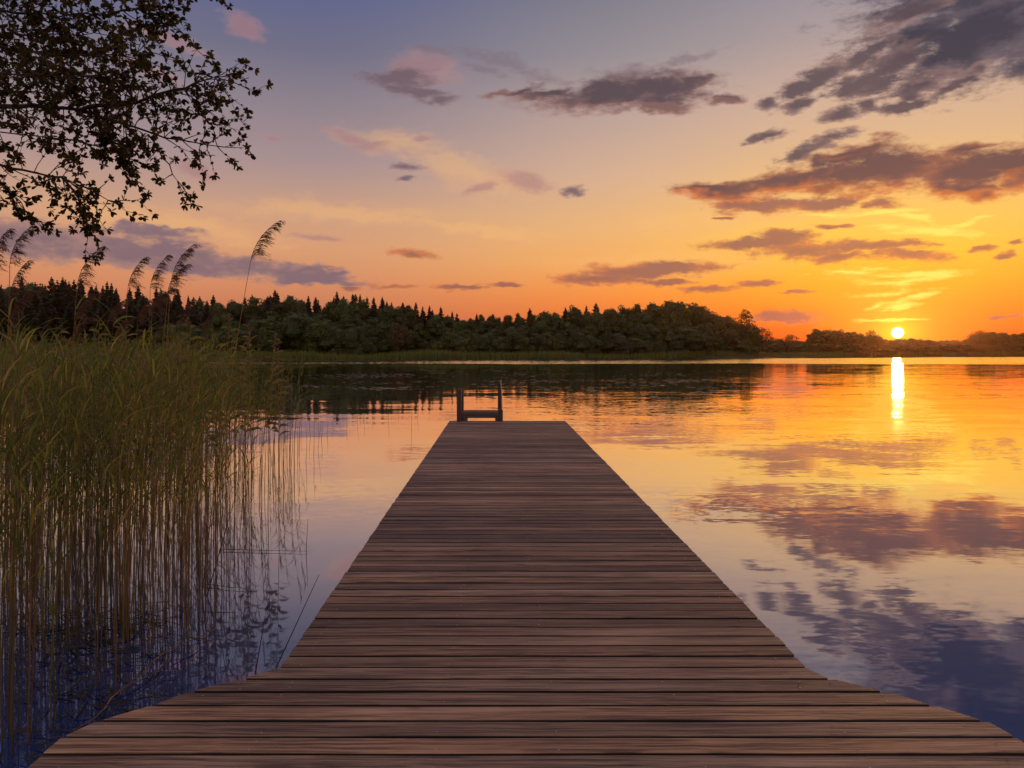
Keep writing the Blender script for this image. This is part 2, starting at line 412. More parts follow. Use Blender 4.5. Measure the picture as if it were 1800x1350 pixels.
def wood_mat(name, ca, cb, cc, along='x', sheen=0.5):
    m, T = material(name)
    pos = T.n('ShaderNodeTexCoord').outputs['Object']
    isl = T.n('ShaderNodeNewGeometry').outputs['Random Per Island']
    off = T.xyz(T.m('MULTIPLY', isl, 37.0), T.m('MULTIPLY', isl, 91.0), T.m('MULTIPLY', isl, 13.0))
    q = T.vm('ADD', pos, off)
    st = {'x': (1.6, 70.0, 70.0), 'z': (60.0, 60.0, 1.5), 'y': (70.0, 1.5, 70.0)}[along]
    st2 = {'x': (0.7, 9.0, 9.0), 'z': (8.0, 8.0, 0.7), 'y': (9.0, 0.7, 9.0)}[along]
    wob = T.vm('MULTIPLY', T.vm('SUBTRACT', T.noise(q, 3.0, 2, 0.5, out=1), (0.5, 0.5, 0.5)), (0.3, 0.03, 0.03))
    g = T.noise(T.vm('MULTIPLY', T.vm('ADD', q, wob), st), 1.0, 4, 0.6)
    b2 = T.noise(T.vm('MULTIPLY', q, st2), 1.0, 4, 0.6)
    fine = T.noise(T.vm('MULTIPLY', q, tuple(v * 2.2 for v in st)), 1.0, 2, 0.5)
    c = T.mix(T.smooth(g, 0.36, 0.66), ca, cb)
    c = T.mix(T.m('MULTIPLY', T.smooth(b2, 0.48, 0.72), 0.7), c, cc)
    # knots
    vo = T.n('ShaderNodeTexVoronoi'); T.put(vo.inputs['Vector'], T.vm('MULTIPLY', q, {'x': (2.0, 7.0, 0.01), 'z': (7, 7, 2), 'y': (7, 2, .01)}[along])); vo.inputs['Scale'].default_value = 1.0
    kn = T.smooth(vo.outputs['Distance'], 0.13, 0.03)
    c = T.mix(T.m('MULTIPLY', kn, 0.75), c, tuple(v * 0.35 for v in ca))
    # cracks
    cr = T.smooth(fine, 0.36, 0.28)
    c = T.mix(T.m('MULTIPLY', cr, 0.65), c, tuple(v * 0.3 for v in ca))
    # each board its own tone; trodden and damp patches in the place's own space
    k = T.m('ADD', 0.52, T.m('MULTIPLY', isl, 0.96))
    grey = T.m('FRACT', T.m('MULTIPLY', isl, 17.3))
    c = T.mix(T.m('MULTIPLY', grey, 0.4), c, T.vm('MULTIPLY', T.xyz(T.vm('DOT_PRODUCT', c, (.4, .4, .2), out=1), T.vm('DOT_PRODUCT', c, (.4, .4, .2), out=1), T.vm('DOT_PRODUCT', c, (.4, .4, .2), out=1)), (1.12, 1.0, 0.68)))
    pt = T.noise(pos, 1.3, 4, 0.6)
    k = T.m('MULTIPLY', k, T.m('ADD', 0.5, T.m('MULTIPLY', pt, 1.0)))
    c = T.mix(1.0, c, T.xyz(k, k, k), 'MULTIPLY')
    p = T.n('ShaderNodeBsdfPrincipled'); T.put(p.inputs['Base Color'], c)
    T.put(p.inputs['Roughness'], T.m('ADD', 0.52, T.m('MULTIPLY', g, 0.3)))
    p.inputs['Specular IOR Level'].default_value = sheen
    h = T.m('ADD', T.m('MULTIPLY', g, 0.7), T.m('ADD', T.m('MULTIPLY', b2, 0.5), T.m('MULTIPLY', cr, -0.6)))
    b = T.n('ShaderNodeBump'); T.put(b.inputs['Height'], h); b.inputs['Strength'].default_value = 0.55; b.inputs['Distance'].default_value = 0.006
    T.link(b.outputs[0], p.inputs['Normal'])
    o = T.n('ShaderNodeOutputMaterial'); T.link(p.outputs[0], o.inputs[0])
    return m

M = {}
M['deck'] = wood_mat('weathered_deck_wood', (0.074, 0.044, 0.020), (0.31, 0.188, 0.088), (0.42, 0.282, 0.155), 'x')
M['edge'] = wood_mat('board_edge_gap_shade', (0.018, 0.013, 0.009), (0.04, 0.028, 0.019), (0.05, 0.038, 0.026), 'x')  # board sides coloured dark to paint the shade inside the gaps
M['post'] = wood_mat('post_wood', (0.055, 0.034, 0.024), (0.10, 0.065, 0.046), (0.14, 0.098, 0.07), 'z')
M['step'] = wood_mat('step_wood', (0.08, 0.06, 0.04), (0.15, 0.11, 0.075), (0.2, 0.145, 0.1), 'x')
M['joist'] = wood_mat('joist_wood', (0.08, 0.052, 0.038), (0.15, 0.1, 0.07), (0.18, 0.13, 0.1), 'y')
M['bark'] = bark_mat('bark', (0.035, 0.026, 0.02), (0.10, 0.075, 0.055))
M['overleaf'] = leaf_mat('near_leaves', [(0.05, 0.055, 0.016), (0.075, 0.08, 0.022), (0.12, 0.085, 0.022), (0.04, 0.045, 0.014), (0.16, 0.085, 0.025)], 0.5)
M['broad'] = leaf_mat('broadleaf_foliage', [(0.074, 0.113, 0.028), (0.099, 0.147, 0.035), (0.084, 0.107, 0.032), (0.118, 0.16, 0.039), (0.099, 0.113, 0.032)], 0.3, per='object')
M['autumn'] = leaf_mat('yellowing_foliage', [(0.12, 0.085, 0.025), (0.09, 0.075, 0.022)], 0.25, per='object')
M['spruce'] = leaf_mat('conifer_needles', [(0.046, 0.055, 0.026), (0.058, 0.065, 0.031), (0.052, 0.055, 0.026)], 0.1, per='object')
M['reedleaf'] = leaf_mat('reed_leaves', [(0.07, 0.103, 0.022), (0.175, 0.248, 0.041), (0.099, 0.145, 0.027), (0.291, 0.345, 0.054), (0.082, 0.11, 0.024), (0.221, 0.275, 0.043), (0.43, 0.4, 0.068), (0.116, 0.158, 0.032), (0.43, 0.345, 0.108)], 0.6)
M['reedstem'] = leaf_mat('reed_stems', [(0.09, 0.105, 0.027), (0.255, 0.195, 0.053), (0.075, 0.098, 0.027), (0.42, 0.225, 0.06), (0.135, 0.128, 0.038), (0.255, 0.15, 0.053), (0.075, 0.075, 0.027)], 0.15)
M['plume'] = leaf_mat('reed_plumes', [(0.17, 0.095, 0.06), (0.25, 0.15, 0.095), (0.14, 0.08, 0.05)], 0.5)
M['drown'] = leaf_mat('drowned_leaves', [(0.03, 0.04, 0.012), (0.05, 0.055, 0.015), (0.08, 0.075, 0.02), (0.035, 0.035, 0.012), (0.12, 0.09, 0.03)], 0.2)
M['dead'] = leaf_mat('dead_straw', [(0.22, 0.11, 0.04), (0.28, 0.16, 0.06), (0.16, 0.09, 0.04)], 0.2)
M['stalk'] = leaf_mat('dark_stalk', [(0.05, 0.03, 0.022), (0.075, 0.045, 0.03)], 0.05)
M['willow'] = leaf_mat('leafy_plant_leaves', [(0.14, 0.17, 0.03), (0.22, 0.22, 0.04), (0.17, 0.15, 0.035), (0.28, 0.22, 0.05)], 0.4)
M['bloom'] = leaf_mat('faded_pink_bloom', [(0.34, 0.17, 0.12), (0.42, 0.25, 0.16), (0.26, 0.13, 0.10)], 0.4)
M['shore'] = leaf_mat('shore_reed_blades', [(0.20, 0.27, 0.05), (0.27, 0.33, 0.06), (0.2, 0.22, 0.05), (0.32, 0.30, 0.07)], 0.5)
M['pad'] = leaf_mat('lily_pads', [(0.05, 0.055, 0.02), (0.08, 0.07, 0.03)], 0.05, rough=0.35, spec=0.5)
m, T = material('screw_steel')
p = T.n('ShaderNodeBsdfPrincipled'); p.inputs['Base Color'].default_value = (0.42, 0.36, 0.31, 1); p.inputs['Metallic'].default_value = 0.6; p.inputs['Roughness'].default_value = 0.35
o = T.n('ShaderNodeOutputMaterial'); T.link(p.outputs[0], o.inputs[0]); M['steel'] = m

def ground_mat():
    m, T = material('meadow_ground')
    pos = T.n('ShaderNodeNewGeometry').outputs['Position']
    a = T.noise(pos, 0.08, 5, 0.6); b = T.noise(pos, 1.7, 4, 0.6)
    c = T.mix(a, (0.05, 0.05, 0.018), (0.10, 0.085, 0.03))
    c = T.mix(T.m('MULTIPLY', b, 0.5), c, (0.05, 0.035, 0.02))
    p = T.n('ShaderNodeBsdfPrincipled'); T.put(p.inputs['Base Color'], c); p.inputs['Roughness'].default_value = 0.95
    bm = T.n('ShaderNodeBump'); T.put(bm.inputs['Height'], b); bm.inputs['Distance'].default_value = 0.1
    T.link(bm.outputs[0], p.inputs['Normal'])
    o = T.n('ShaderNodeOutputMaterial'); T.link(p.outputs[0], o.inputs[0])
    return m
def water_mat():
    m, T = material('lake_water')
    pos = T.n('ShaderNodeNewGeometry').outputs['Position']
    x, y, z = T.sep(pos)
    def slope(scale, detail, rough, k):
        c = T.noise(T.vm('MULTIPLY', pos, scale), 1.0, detail, rough, out=1, dim='2D')
        s = T.vm('SUBTRACT', c, (0.5, 0.5, 0.5))
        return T.vm('SCALE', s, k)
    patch = T.noise(T.vm('MULTIPLY', pos, (0.10, 0.22, 1)), 1.0, 3, 0.55, dist=0.6, dim='2D')
    patch2 = T.noise(T.vm('MULTIPLY', T.vm('ADD', pos, (31.0, 7.0, 0.0)), (0.022, 0.07, 1)), 1.0, 3, 0.55, dim='2D')
    ruf = T.smooth(patch, 0.44, 0.62)
    side = T.smooth(x, -1.5, 2.5, 0.25, 1.0)
    s = T.vm('ADD', slope((0.05, 0.16, 1), 2, 0.5, 0.016), slope((0.25, 0.9, 1), 2, 0.5, 0.022))
    s = T.vm('ADD', s, T.vm('SCALE', slope((1.3, 4.2, 1), 2, 0.55, 0.06), T.m('MULTIPLY', side, T.m('ADD', 0.22, ruf))))
    s = T.vm('ADD', s, T.vm('SCALE', slope((6.0, 15.0, 1), 2, 0.5, 0.06), T.m('MULTIPLY', side, T.m('ADD', 0.2, ruf))))
    # wind-ruffled belt under the far shore
    belt = T.smooth(T.m('ADD', y, T.m('MULTIPLY', T.m('SUBTRACT', patch2, 0.5), 50.0)), 114.0, 130.0)
    gap = T.smooth(T.m('ADD', T.m('ADD', y, T.m('MULTIPLY', x, -0.55)), T.m('MULTIPLY', T.m('SUBTRACT', patch2, 0.5), 30.0)), 180.0, 170.0)
    bg_ = T.m('MULTIPLY', belt, gap)
    s = T.vm('ADD', s, T.vm('SCALE', T.vm('ADD', slope((1.1, 2.0, 1), 2, 0.6, 0.22), (0.0, -0.05, 0.0)), bg_))
    sx, sy, sz = T.sep(s)
    nrm = T.vm('NORMALIZE', T.xyz(T.m('MULTIPLY', sx, 0.7), sy, 1.0))
    inc = T.n('ShaderNodeNewGeometry').outputs['Incoming']
    cosv = T.m('MAXIMUM', T.vm('DOT_PRODUCT', inc, nrm, out=1), 0.0)
    refl = T.smooth(cosv, 0.02, 0.56, 1.0, 0.10)
    gl = T.n('ShaderNodeBsdfGlossy'); gl.inputs['Roughness'].default_value = 0.032; gl.inputs['Color'].default_value = (1, 1, 1, 1)
    T.link(nrm, gl.inputs['Normal'])
    df = T.n('ShaderNodeBsdfDiffuse'); df.inputs['Color'].default_value = (0.008, 0.04, 0.17, 1)
    mx = T.n('ShaderNodeMixShader'); T.link(refl, mx.inputs[0]); T.link(df.outputs[0], mx.inputs[1]); T.link(gl.outputs[0], mx.inputs[2])
    o = T.n('ShaderNodeOutputMaterial'); T.link(mx.outputs[0], o.inputs[0])
    return m
M['ground'] = ground_mat(); M['water'] = water_mat()

# ================================================================== TERRAIN + WATER
LAKE = [(-3.4, 0.4), (-4.2, 3), (-6.5, 7), (-10.5, 14), (-17, 24), (-32, 50), (-54, 95), (-68, 130), (-66, 165), (-55, 182), (-31, 188), (-8, 194), (19, 202), (40, 220), (58, 239), (88, 268), (112, 305),
        (135, 345), (158, 372), (157, 384), (140, 392), (128, 410), (150, 438), (200, 443), (260, 440), (330, 446), (430, 430), (640, 330), (760, 120), (640, -120), (200, -140), (40, -30), (8, -1.0), (3.2, 0.4)]
LP = np.array(LAKE)
def lake_sd(X, Y):
    """signed distance to the shore: positive on land"""
    best = np.full(X.shape, 1e9); inside = np.zeros(X.shape, bool)
    n = len(LP)
    for i in range(n):
        ax, ay = LP[i]; bx, by = LP[(i + 1) % n]
        ex, ey = bx - ax, by - ay
        t = np.clip(((X - ax) * ex + (Y - ay) * ey) / (ex * ex + ey * ey), 0, 1)
        best = np.minimum(best, np.hypot(X - ax - t * ex, Y - ay - t * ey))
        cond = ((ay > Y) != (by > Y))
        with np.errstate(divide='ignore', invalid='ignore'):
            xi = (bx - ax) * (Y - ay) / (by - ay + 1e-12) + ax
        inside ^= cond & (X < xi)
    return np.where(inside, -best, best)
def ground_z(X, Y):
    X = np.asarray(X, float); Y = np.asarray(Y, float)
    s = lake_sd(X, Y)
    land = 0.12 + 0.22 * (1 - np.exp(-np.maximum(s, 0) / 3.0))
    hill = np.clip((s - 6) / 60.0, 0, 1); hill = hill * hill * (3 - 2 * hill)
    fx = np.clip((150 - X) / 120.0, 0, 1) * np.clip((Y - 195) / 50.0, 0, 1)
    z = land + hill * (0.3 + 7.2 * fx) + 0.25 * np.sin(X * 0.07 + 1) * np.sin(Y * 0.06) * np.clip(s / 20, 0, 1)
    return np.where(s > 0, z, -np.minimum(-s * 0.25 + 0.02, 1.6))
def gz(x, y):
    return float(ground_z(np.array([x]), np.array([y]))[0])

nr, na = 190, 300
rr = np.concatenate([[0.0], np.geomspace(1.0, 6000.0, nr)])
aa = np.linspace(0, 2 * np.pi, na, endpoint=False)
RX = np.concatenate([[0.0], (rr[1:, None] * np.sin(aa)[None, :]).ravel()])
RY = np.concatenate([[0.0], (rr[1:, None] * np.cos(aa)[None, :]).ravel()])
RZ = ground_z(RX, RY)
faces = [(0, 1 + k, 1 + (k + 1) % na) for k in range(na)]
for i in range(nr - 1):
    b0 = 1 + i * na; b1 = b0 + na
    for k in range(na):
        k2 = (k + 1) % na
        faces.append((b0 + k, b1 + k, b1 + k2, b0 + k2))
g = link('ground', mesh('ground', np.column_stack([RX, RY, RZ]), faces, [M['ground']], smooth=True))
tag(g, kind='structure')
WP = [(x, y, 0.0) for x, y in [(-200, -300), (1000, -300), (1000, 600), (-200, 600)]]
wt = link('water', mesh('water', WP, [(0, 1, 2, 3)], [M['water']]))
tag(wt, kind='structure')

# ================================================================== JETTY
PITCH = 0.1325
def left_x(y):
    return float(np.interp(y, [2.6, 3.06, 3.25, 3.38, 3.6, 3.66], [-1.70, -1.686, -1.47, -1.375, -1.06, -1.03]))
def right_x(y):
    return float(np.interp(y, [2.6, 2.95, 3.106, 3.353, 3.55, 3.60], [2.05, 2.022, 1.992, 1.766, 1.50, 1.47]))
jetty = link('jetty', None)
tag(jetty, 'long brown plank jetty running straight out over the lake', 'jetty')
deck = MB(); planks = []; deck_mi = []
nb = 116
for i in range(nb):
    y1 = 16.63 - i * PITCH + rnd.uniform(-.003, .003)
    y0 = y1 - PITCH + rnd.uniform(0.018, 0.026)
    zt = DECK + rnd.uniform(-.0012, .0012); b = rnd.uniform(.002, .0042)
    prof = [(y0, zt - .035), (y0, zt - b), (y0 + b, zt), (y1 - b, zt), (y1, zt - b), (y1, zt - .035)]
    wide = y0 < 3.6
    jl, jr = rnd.gauss(0, .0022), rnd.gauss(0, .0022)
    N = 12; base = len(deck.v)
    ph = rnd.uniform(0, 6); bow = rnd.uniform(-.0025, .0025); tw = rnd.uniform(-.0006, .0006)
    for s in range(N + 1):
        t = s / N
        for (yy, zz) in prof:
            lx = left_x(yy) + jl; rx = right_x(yy) + jr
            xx = lx + (rx - lx) * t
            deck.v.append((xx, yy + bow * math.sin(math.pi * t) + .0012 * math.sin(xx * 5 + ph), zz + tw * (t - .5) * (1 if yy > (y0 + y1) / 2 else -1) + .0006 * math.sin(xx * 3 + ph)))
    for s in range(N):
        for k in range(6):
            k2 = (k + 1) % 6
            a = base + s * 6
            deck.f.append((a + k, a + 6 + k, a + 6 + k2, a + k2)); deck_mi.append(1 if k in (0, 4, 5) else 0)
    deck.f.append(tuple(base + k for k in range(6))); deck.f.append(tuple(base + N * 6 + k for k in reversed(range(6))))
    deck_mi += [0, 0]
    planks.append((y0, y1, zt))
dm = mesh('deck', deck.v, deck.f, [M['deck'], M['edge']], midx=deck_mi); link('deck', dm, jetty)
JX = [-0.93, -0.22, 0.235, 1.36]
for xj in JX:
    q = MB(); q.box(xj - .03, xj + .03, 1.4, 16.55, DECK - .185, DECK - .045)
    q.obj('joist', M['joist'], jetty)
for yp in (3.9, 7.1, 10.3, 13.5, 16.35):
    for xp in (-0.78, 1.2):
        q = MB(); q.tube([(xp, yp, -1.5), (xp, yp, DECK - .047)], [.075, .07], 12)
        q.obj('pile', M['post'], jetty)
# screw heads: the hundred nearest are parts, the rest one mesh
def screw(mb, x, y, z, r):
    k = 8; vs = [(x + r * math.cos(2 * math.pi * j / k), y + r * math.sin(2 * math.pi * j / k), z - .001) for j in range(k)] + \
        [(x + .7 * r * math.cos(2 * math.pi * j / k), y + .7 * r * math.sin(2 * math.pi * j / k), z + .0005) for j in range(k)]
    mb.add(vs, [tuple(range(k, 2 * k))] + [(j, (j + 1) % k, k + (j + 1) % k, k + j) for j in range(k)])
heads = []
for (y0, y1, zt) in planks:
    ym = (y0 + y1) / 2
    xs = list(JX)
    if ym < 3.6: xs = [left_x(ym) + .12, -0.93, -0.235, 0.235, 0.76, 1.36, right_x(ym) - .12]
    for xq in xs:
        for dy in (-.032, .032):
            if rnd.random() < 0.5:
                heads.append((xq + rnd.gauss(0, .008), ym + dy + rnd.gauss(0, .004), zt + .0005, rnd.uniform(.0035, .0055)))
vis = [h for h in heads if h[1] > 2.74]
heads = sorted(vis, key=lambda h: h[1])
for h in heads[:100]:
    q = MB(); screw(q, *h); q.obj('screw_head', M['steel'], jetty)
q = MB()
for h in heads[100:]: screw(q, *h)
o = q.obj('screw_heads', M['steel'], jetty); tag(o, kind='stuff')
# bathing ladder at the far end
lad = link('bathing_ladder', None, jetty, (0, 0, 0))
def post(x, y, w, z0, z1, lean=0.0):
    q = MB(); q.box(x - w / 2, x + w / 2, y - w / 2, y + w / 2, z0, z1, 0.012)
    if lean:
        q.v = [(vx + lean * (vz - z0), vy, vz) for vx, vy, vz in q.v]
    return q.obj('ladder_post', M['post'], lad)
post(-0.818, 16.49, 0.098, DECK + .006, 1.145)
post(-0.785, 17.05, 0.085, -1.2, 1.13)
post(0.072, 16.52, 0.10, DECK + .006, 0.70)
post(0.055, 17.05, 0.085, -1.2, 1.24)
q = MB(); q.tube([(0.105, 16.9, 0.62), (0.10, 16.95, 1.0), (0.078, 17.0, 1.32)], [.012, .012, .011], 8); q.obj('grab_rail', M['steel'], lad)
q = MB(); q.box(-0.765, 0.045, 16.70, 16.98, 0.505, 0.66, 0.03); q.obj('ladder_step', M['step'], lad)
for xx in (-0.69, 0.0):
    q = MB(); q.box(xx - .045, xx + .045, 16.64, 16.9, DECK - .02, 0.503, .006); q.obj('bracket', M['joist'], lad)
for zz in (0.15, -0.15):
    q = MB(); q.box(-0.74, 0.01, 17.0, 17.09, zz, zz + .04, .005); q.obj('ladder_step', M['step'], lad)

# ================================================================== TREES
def xf(v, s=1.0, rot=0.0, t=(0, 0, 0)):
    c, n = math.cos(rot), math.sin(rot)
    R = np.array([[c, -n, 0], [n, c, 0], [0, 0, 1]])
    return (v * s) @ R.T + np.asarray(t)

def cards(centers, normals, size, rg, jit=0.7, asp=(0.6, 1.0)):
    """leaf-spray cards: bent pointed shapes, two quads each"""
    n = len(centers)
    nn = normals + rg.normal(0, jit, (n, 3)); nn /= np.linalg.norm(nn, axis=1)[:, None] + 1e-9
    a = np.cross(nn, rg.normal(0, 1, (n, 3))); a /= np.linalg.norm(a, axis=1)[:, None] + 1e-9
    b = np.cross(nn, a)
    s = size * rg.uniform(0.6, 1.3, n)[:, None]; w = s * rg.uniform(asp[0], asp[1], n)[:, None]
    up = nn * s * 0.25
    P = [centers - a * s * .5, centers - b * w * .5 + up, centers + b * w * .5 + up, centers + a * s * .5, centers + a * s * .1 + b * w * .2 - up]
    v = np.stack(P[:4], 1).reshape(-1, 3)
    idx = np.arange(n)[:, None] * 4
    f = np.concatenate([np.concatenate([idx, idx + 1, idx + 2], 1), np.concatenate([idx + 1, idx + 3, idx + 2], 1)])
    return v, f

def lump(c, r, rg, seg=10, rings=6, amp=0.18):
    vs = []; fs = []
    ph = rg.uniform(0, 6, 6)
    for i in range(rings + 1):
        th = math.pi * i / rings
        for k in range(seg):
            w = 2 * math.pi * k / seg
            d = np.array([math.sin(th) * math.cos(w), math.sin(th) * math.sin(w), math.cos(th)])
            q = 1 + amp * (math.sin(d[0] * 3 + ph[0]) * math.sin(d[1] * 3.3 + ph[1]) + math.sin(d[2] * 4 + ph[2]))
            vs.append(np.asarray(c) + d * np.asarray(r) * q)
    for i in range(rings):
        for k in range(seg):
            k2 = (k + 1) % seg
            fs.append((i * seg + k, (i + 1) * seg + k, (i + 1) * seg + k2, i * seg + k2))
    return vs, fs

def broadleaf(seed, H=15.0, W=9.0, base=0.12, gap=False, leaf=0.55, nc=34, per=80):
    """unit broadleaf: trunk mesh, crown mesh (separately)"""
    rg = np.random.default_rng(seed); rd = random.Random(seed)
    cr = MB(); tr = MB()
    zc = H * (base + (1 - base) * 0.52); hz = H * (1 - base) * 0.5
    cs = []
    for _ in range(nc):
        d = rg.normal(0, 1, 3); d /= np.linalg.norm(d)
        k = rg.uniform(0.45, 0.86) if not gap else rg.uniform(0.5, 0.95)
        prof = 1.0 - 0.25 * max(0, d[2]) ** 2
        c = np.array([d[0] * W * .5 * k * prof, d[1] * W * .5 * k * prof, zc + d[2] * hz * k])
        cs.append((c, W * rg.uniform(0.13, 0.24) * (0.72 if gap else 1)))
    av = []; af = []; n0 = 0
    for c, r in cs:
        n = int(per * (r / (W * .18)) ** 2)
        d = rg.normal(0, 1, (n, 3)); d /= np.linalg.norm(d, axis=1)[:, None]
        P = c + d * r * rg.uniform(0.72, 1.12, (n, 1)) * np.array([1, 1, .8])
        v, f = cards(P, d, leaf, rg, 0.6)
        av.append(v); af.append(f + n0); n0 += len(v)
    if not gap:
        for c, r in cs[:int(nc * .8)]:
            vs, fs = lump(c * np.array([.88, .88, 1]) + np.array([0, 0, -.02 * H]), (r * .85, r * .85, r * .7), rg, 8, 5)
            av.append(np.array(vs)); af.append(np.array([(q[0], q[1], q[2]) for q in fs] + [(q[0], q[2], q[3]) for q in fs]) + n0); n0 += len(vs)
    r0 = H * 0.018
    tr.tube([(0, 0, -0.4), (rd.uniform(-.2, .2), 0, H * .2), (rd.uniform(-.4, .4), rd.uniform(-.3, .3), H * .45), (rd.uniform(-.5, .5), rd.uniform(-.4, .4), H * .75)], [r0 * 1.3, r0, r0 * .7, r0 * .25], 7)
    for c, r in cs[::2 if gap else 4]:
        z0 = rd.uniform(.25, .55) * H
        mid = (c[0] * .5, c[1] * .5, (z0 + c[2]) / 2 + .3)
        tr.tube([(0, 0, z0), mid, tuple(c)], [r0 * .5, r0 * .35, r0 * .12], 5)
    return np.concatenate(av), np.concatenate(af), tr

def spruce(seed, H=16.0, W=4.6, base=0.06):
    rg = np.random.default_rng(seed); tr = MB()
    tr.tube([(0, 0, -.4), (0, 0, H * .5), (0, 0, H * .99)], [H * .014, H * .009, .02], 6)
    V = []; Fc = []; n0 = 0
    z = H * base
    while z < H * 0.985:
        t = (z - H * base) / (H * (1 - base))
        R = W * .5 * (1 - t) ** 0.8 * rg.uniform(0.75, 1.12) + 0.08
        nbr = int(11 - 3 * t)
        for k in range(nbr):
            a = rg.uniform(0, 2 * math.pi); L = R * rg.uniform(.72, 1.12)
            d = np.array([math.cos(a), math.sin(a), 0]); sd = np.array([-math.sin(a), math.cos(a), 0])
            dr = -0.25 * L * rg.uniform(.4, 1.3); w = L * .42 + .12
            p0 = np.array([0, 0, z]); pm = p0 + d * L * .55 + np.array([0, 0, dr * .35]); pe = p0 + d * L + np.array([0, 0, dr + .12 * L])
            V += [p0 + np.array([0, 0, .12]), pm - sd * w * .5 - np.array([0, 0, .18 * w]), pm + np.array([0, 0, .08]), pm + sd * w * .5 - np.array([0, 0, .18 * w]), pe,
                  pm - np.array([0, 0, .55 * w + .1]), p0 - np.array([0, 0, .2])]
            b = n0; Fc += [(b, b + 1, b + 2), (b, b + 2, b + 3), (b + 1, b + 4, b + 2), (b + 2, b + 4, b + 3), (b, b + 5, b + 4), (b, b + 6, b + 5)]; n0 += 7
        z += H * rg.uniform(.018, .028)
    return np.array(V), np.array(Fc), tr

def make_proto(kind, seed, **kw):
    v, f, tr = (spruce if kind == 'spruce' else broadleaf)(seed, **kw)
    H = kw.get('H', 16.0 if kind == 'spruce' else 15.0)
    return dict(v=v, f=f, tr=tr, H=float(v[:, 2].max()))
PB = [make_proto('b', 100 + i, H=15, W=[9, 8, 10, 8.5, 11, 7.5][i], base=[.0, .02, .0, .03, .0, .02][i]) for i in range(6)]
PW = [make_proto('b', 200 + i, H=8, W=[9, 8, 7.5, 9.5][i], base=.01, leaf=.42, nc=28) for i in range(4)]
PS = [make_proto('spruce', 300 + i, H=16, W=[8.6, 7.6, 9.4, 8.0][i]) for i in range(4)]
PO = make_proto('b', 400, H=16, W=11, base=.22, gap=True, nc=40, per=80, leaf=.55)
for key, lst, mat in (('round_tree', PB, 'broad'), ('willow_tree', PW, 'broad'), ('spruce_tree', PS, 'spruce'), ('open_tree', [PO], 'broad')):
    for i, p_ in enumerate(lst):
        p_['crown'] = mesh('crown', p_['v'], p_['f'], [M[mat]])
        p_['trunk'] = p_['tr'].mesh('trunk', M['bark'])
def tree(name, proto, x, y, top_z, label, cat, group=None, wid=1.0, rot=None, crown_mesh=None):
    z = gz(x, y); h = max(top_z - z, 1.5); s = h / proto['H']
    o = link(name, None, None, (x, y, z - .05))
    o.rotation_euler = (0, 0, rnd.uniform(0, 6.28) if rot is None else rot)
    sw = s * wid
    o.scale = (sw, sw, s)
    link('trunk', proto['trunk'], o); link('crown', crown_mesh or proto['crown'], o)
    return tag(o, label, cat, group)

SKY = [(-300, 480), (-100, 488), (0, 496), (30, 492), (60, 490), (100, 486), (150, 494), (200, 500), (240, 506), (280, 508), (350, 520), (400, 524), (450, 517), (500, 512), (560, 514), (620, 520), (680, 528), (720, 532), (760, 538),
       (800, 548), (822, 556), (850, 553), (900, 545), (950, 542), (1000, 537), (1050, 532), (1100, 529), (1150, 531), (1175, 526), (1210, 527), (1250, 540), (1275, 552), (1300, 562), (1320, 572), (1345, 588)]
SX, SY = [a for a, b in SKY], [b for a, b in SKY]
def skyline(px): return float(np.interp(px, SX, SY))
SHX = [(-400, 215), (0, 205), (330, 186), (480, 186), (650, 188), (820, 194), (1000, 204), (1130, 222), (1200, 240), (1290, 275), (1345, 305)]
def shore_d(px): return float(np.interp(px, [a for a, b in SHX], [b for a, b in SHX]))
def topz(py, d): return CAMZ + (VY - py) / F * d

# back row on the ridge
px = -90.0
while px < 1300:
    d = shore_d(px) + rnd.uniform(56, 70); y = skyline(px) + rnd.choice([-3, -1, 2, 4, 7, 10]) + rnd.uniform(-1, 1)
    x = (px - VX) / F * d
    if px < 840:
        if rnd.random() < .72:
            tree('spruce_tree', rnd.choice(PS), x, d, topz(y - 2, d), 'dark pointed spruce on the ridge of the far wood, left of the jetty ladder' if px > 330 else 'dark pointed spruce behind the reed bed at the far left of the wood', 'spruce', 'spruces on the ridge' if px > 330 else 'spruces behind the reeds', wid=rnd.uniform(.85, 1.25))
        else:
            tree('round_tree', rnd.choice(PB), x, d, topz(y + 4, d), 'dark round-topped tree between the ridge spruces', 'tree', 'round trees among the ridge spruces', wid=.9)
        px += rnd.choice([5, 8, 12, 15, 19, 24])
    elif px < 1165:
        if rnd.random() < .25:
            tree('spruce_tree', rnd.choice(PS), x, d, topz(y, d), 'small spruce tip on the wooded hill, right of the jetty ladder', 'spruce', 'spruces on the right hill', wid=rnd.uniform(1.1, 1.5))
        else:
            tree('round_tree', rnd.choice(PB), x, d, topz(y + 2, d), 'leafy tree on the crest of the wooded hill right of the ladder', 'tree', 'leafy trees on the right hill crest', wid=.75)
        px += rnd.uniform(13, 20)
    else:
        d -= 30; x = (px - VX) / F * d
        tree('round_tree', rnd.choice(PB), x, d, topz(skyline(px) + rnd.uniform(0, 3), d), 'broad tree of the tall rounded clump at the right end of the wood', 'tree', 'tall clump at the wood end', wid=rnd.uniform(.85, 1.1))
        px += rnd.uniform(17, 24)
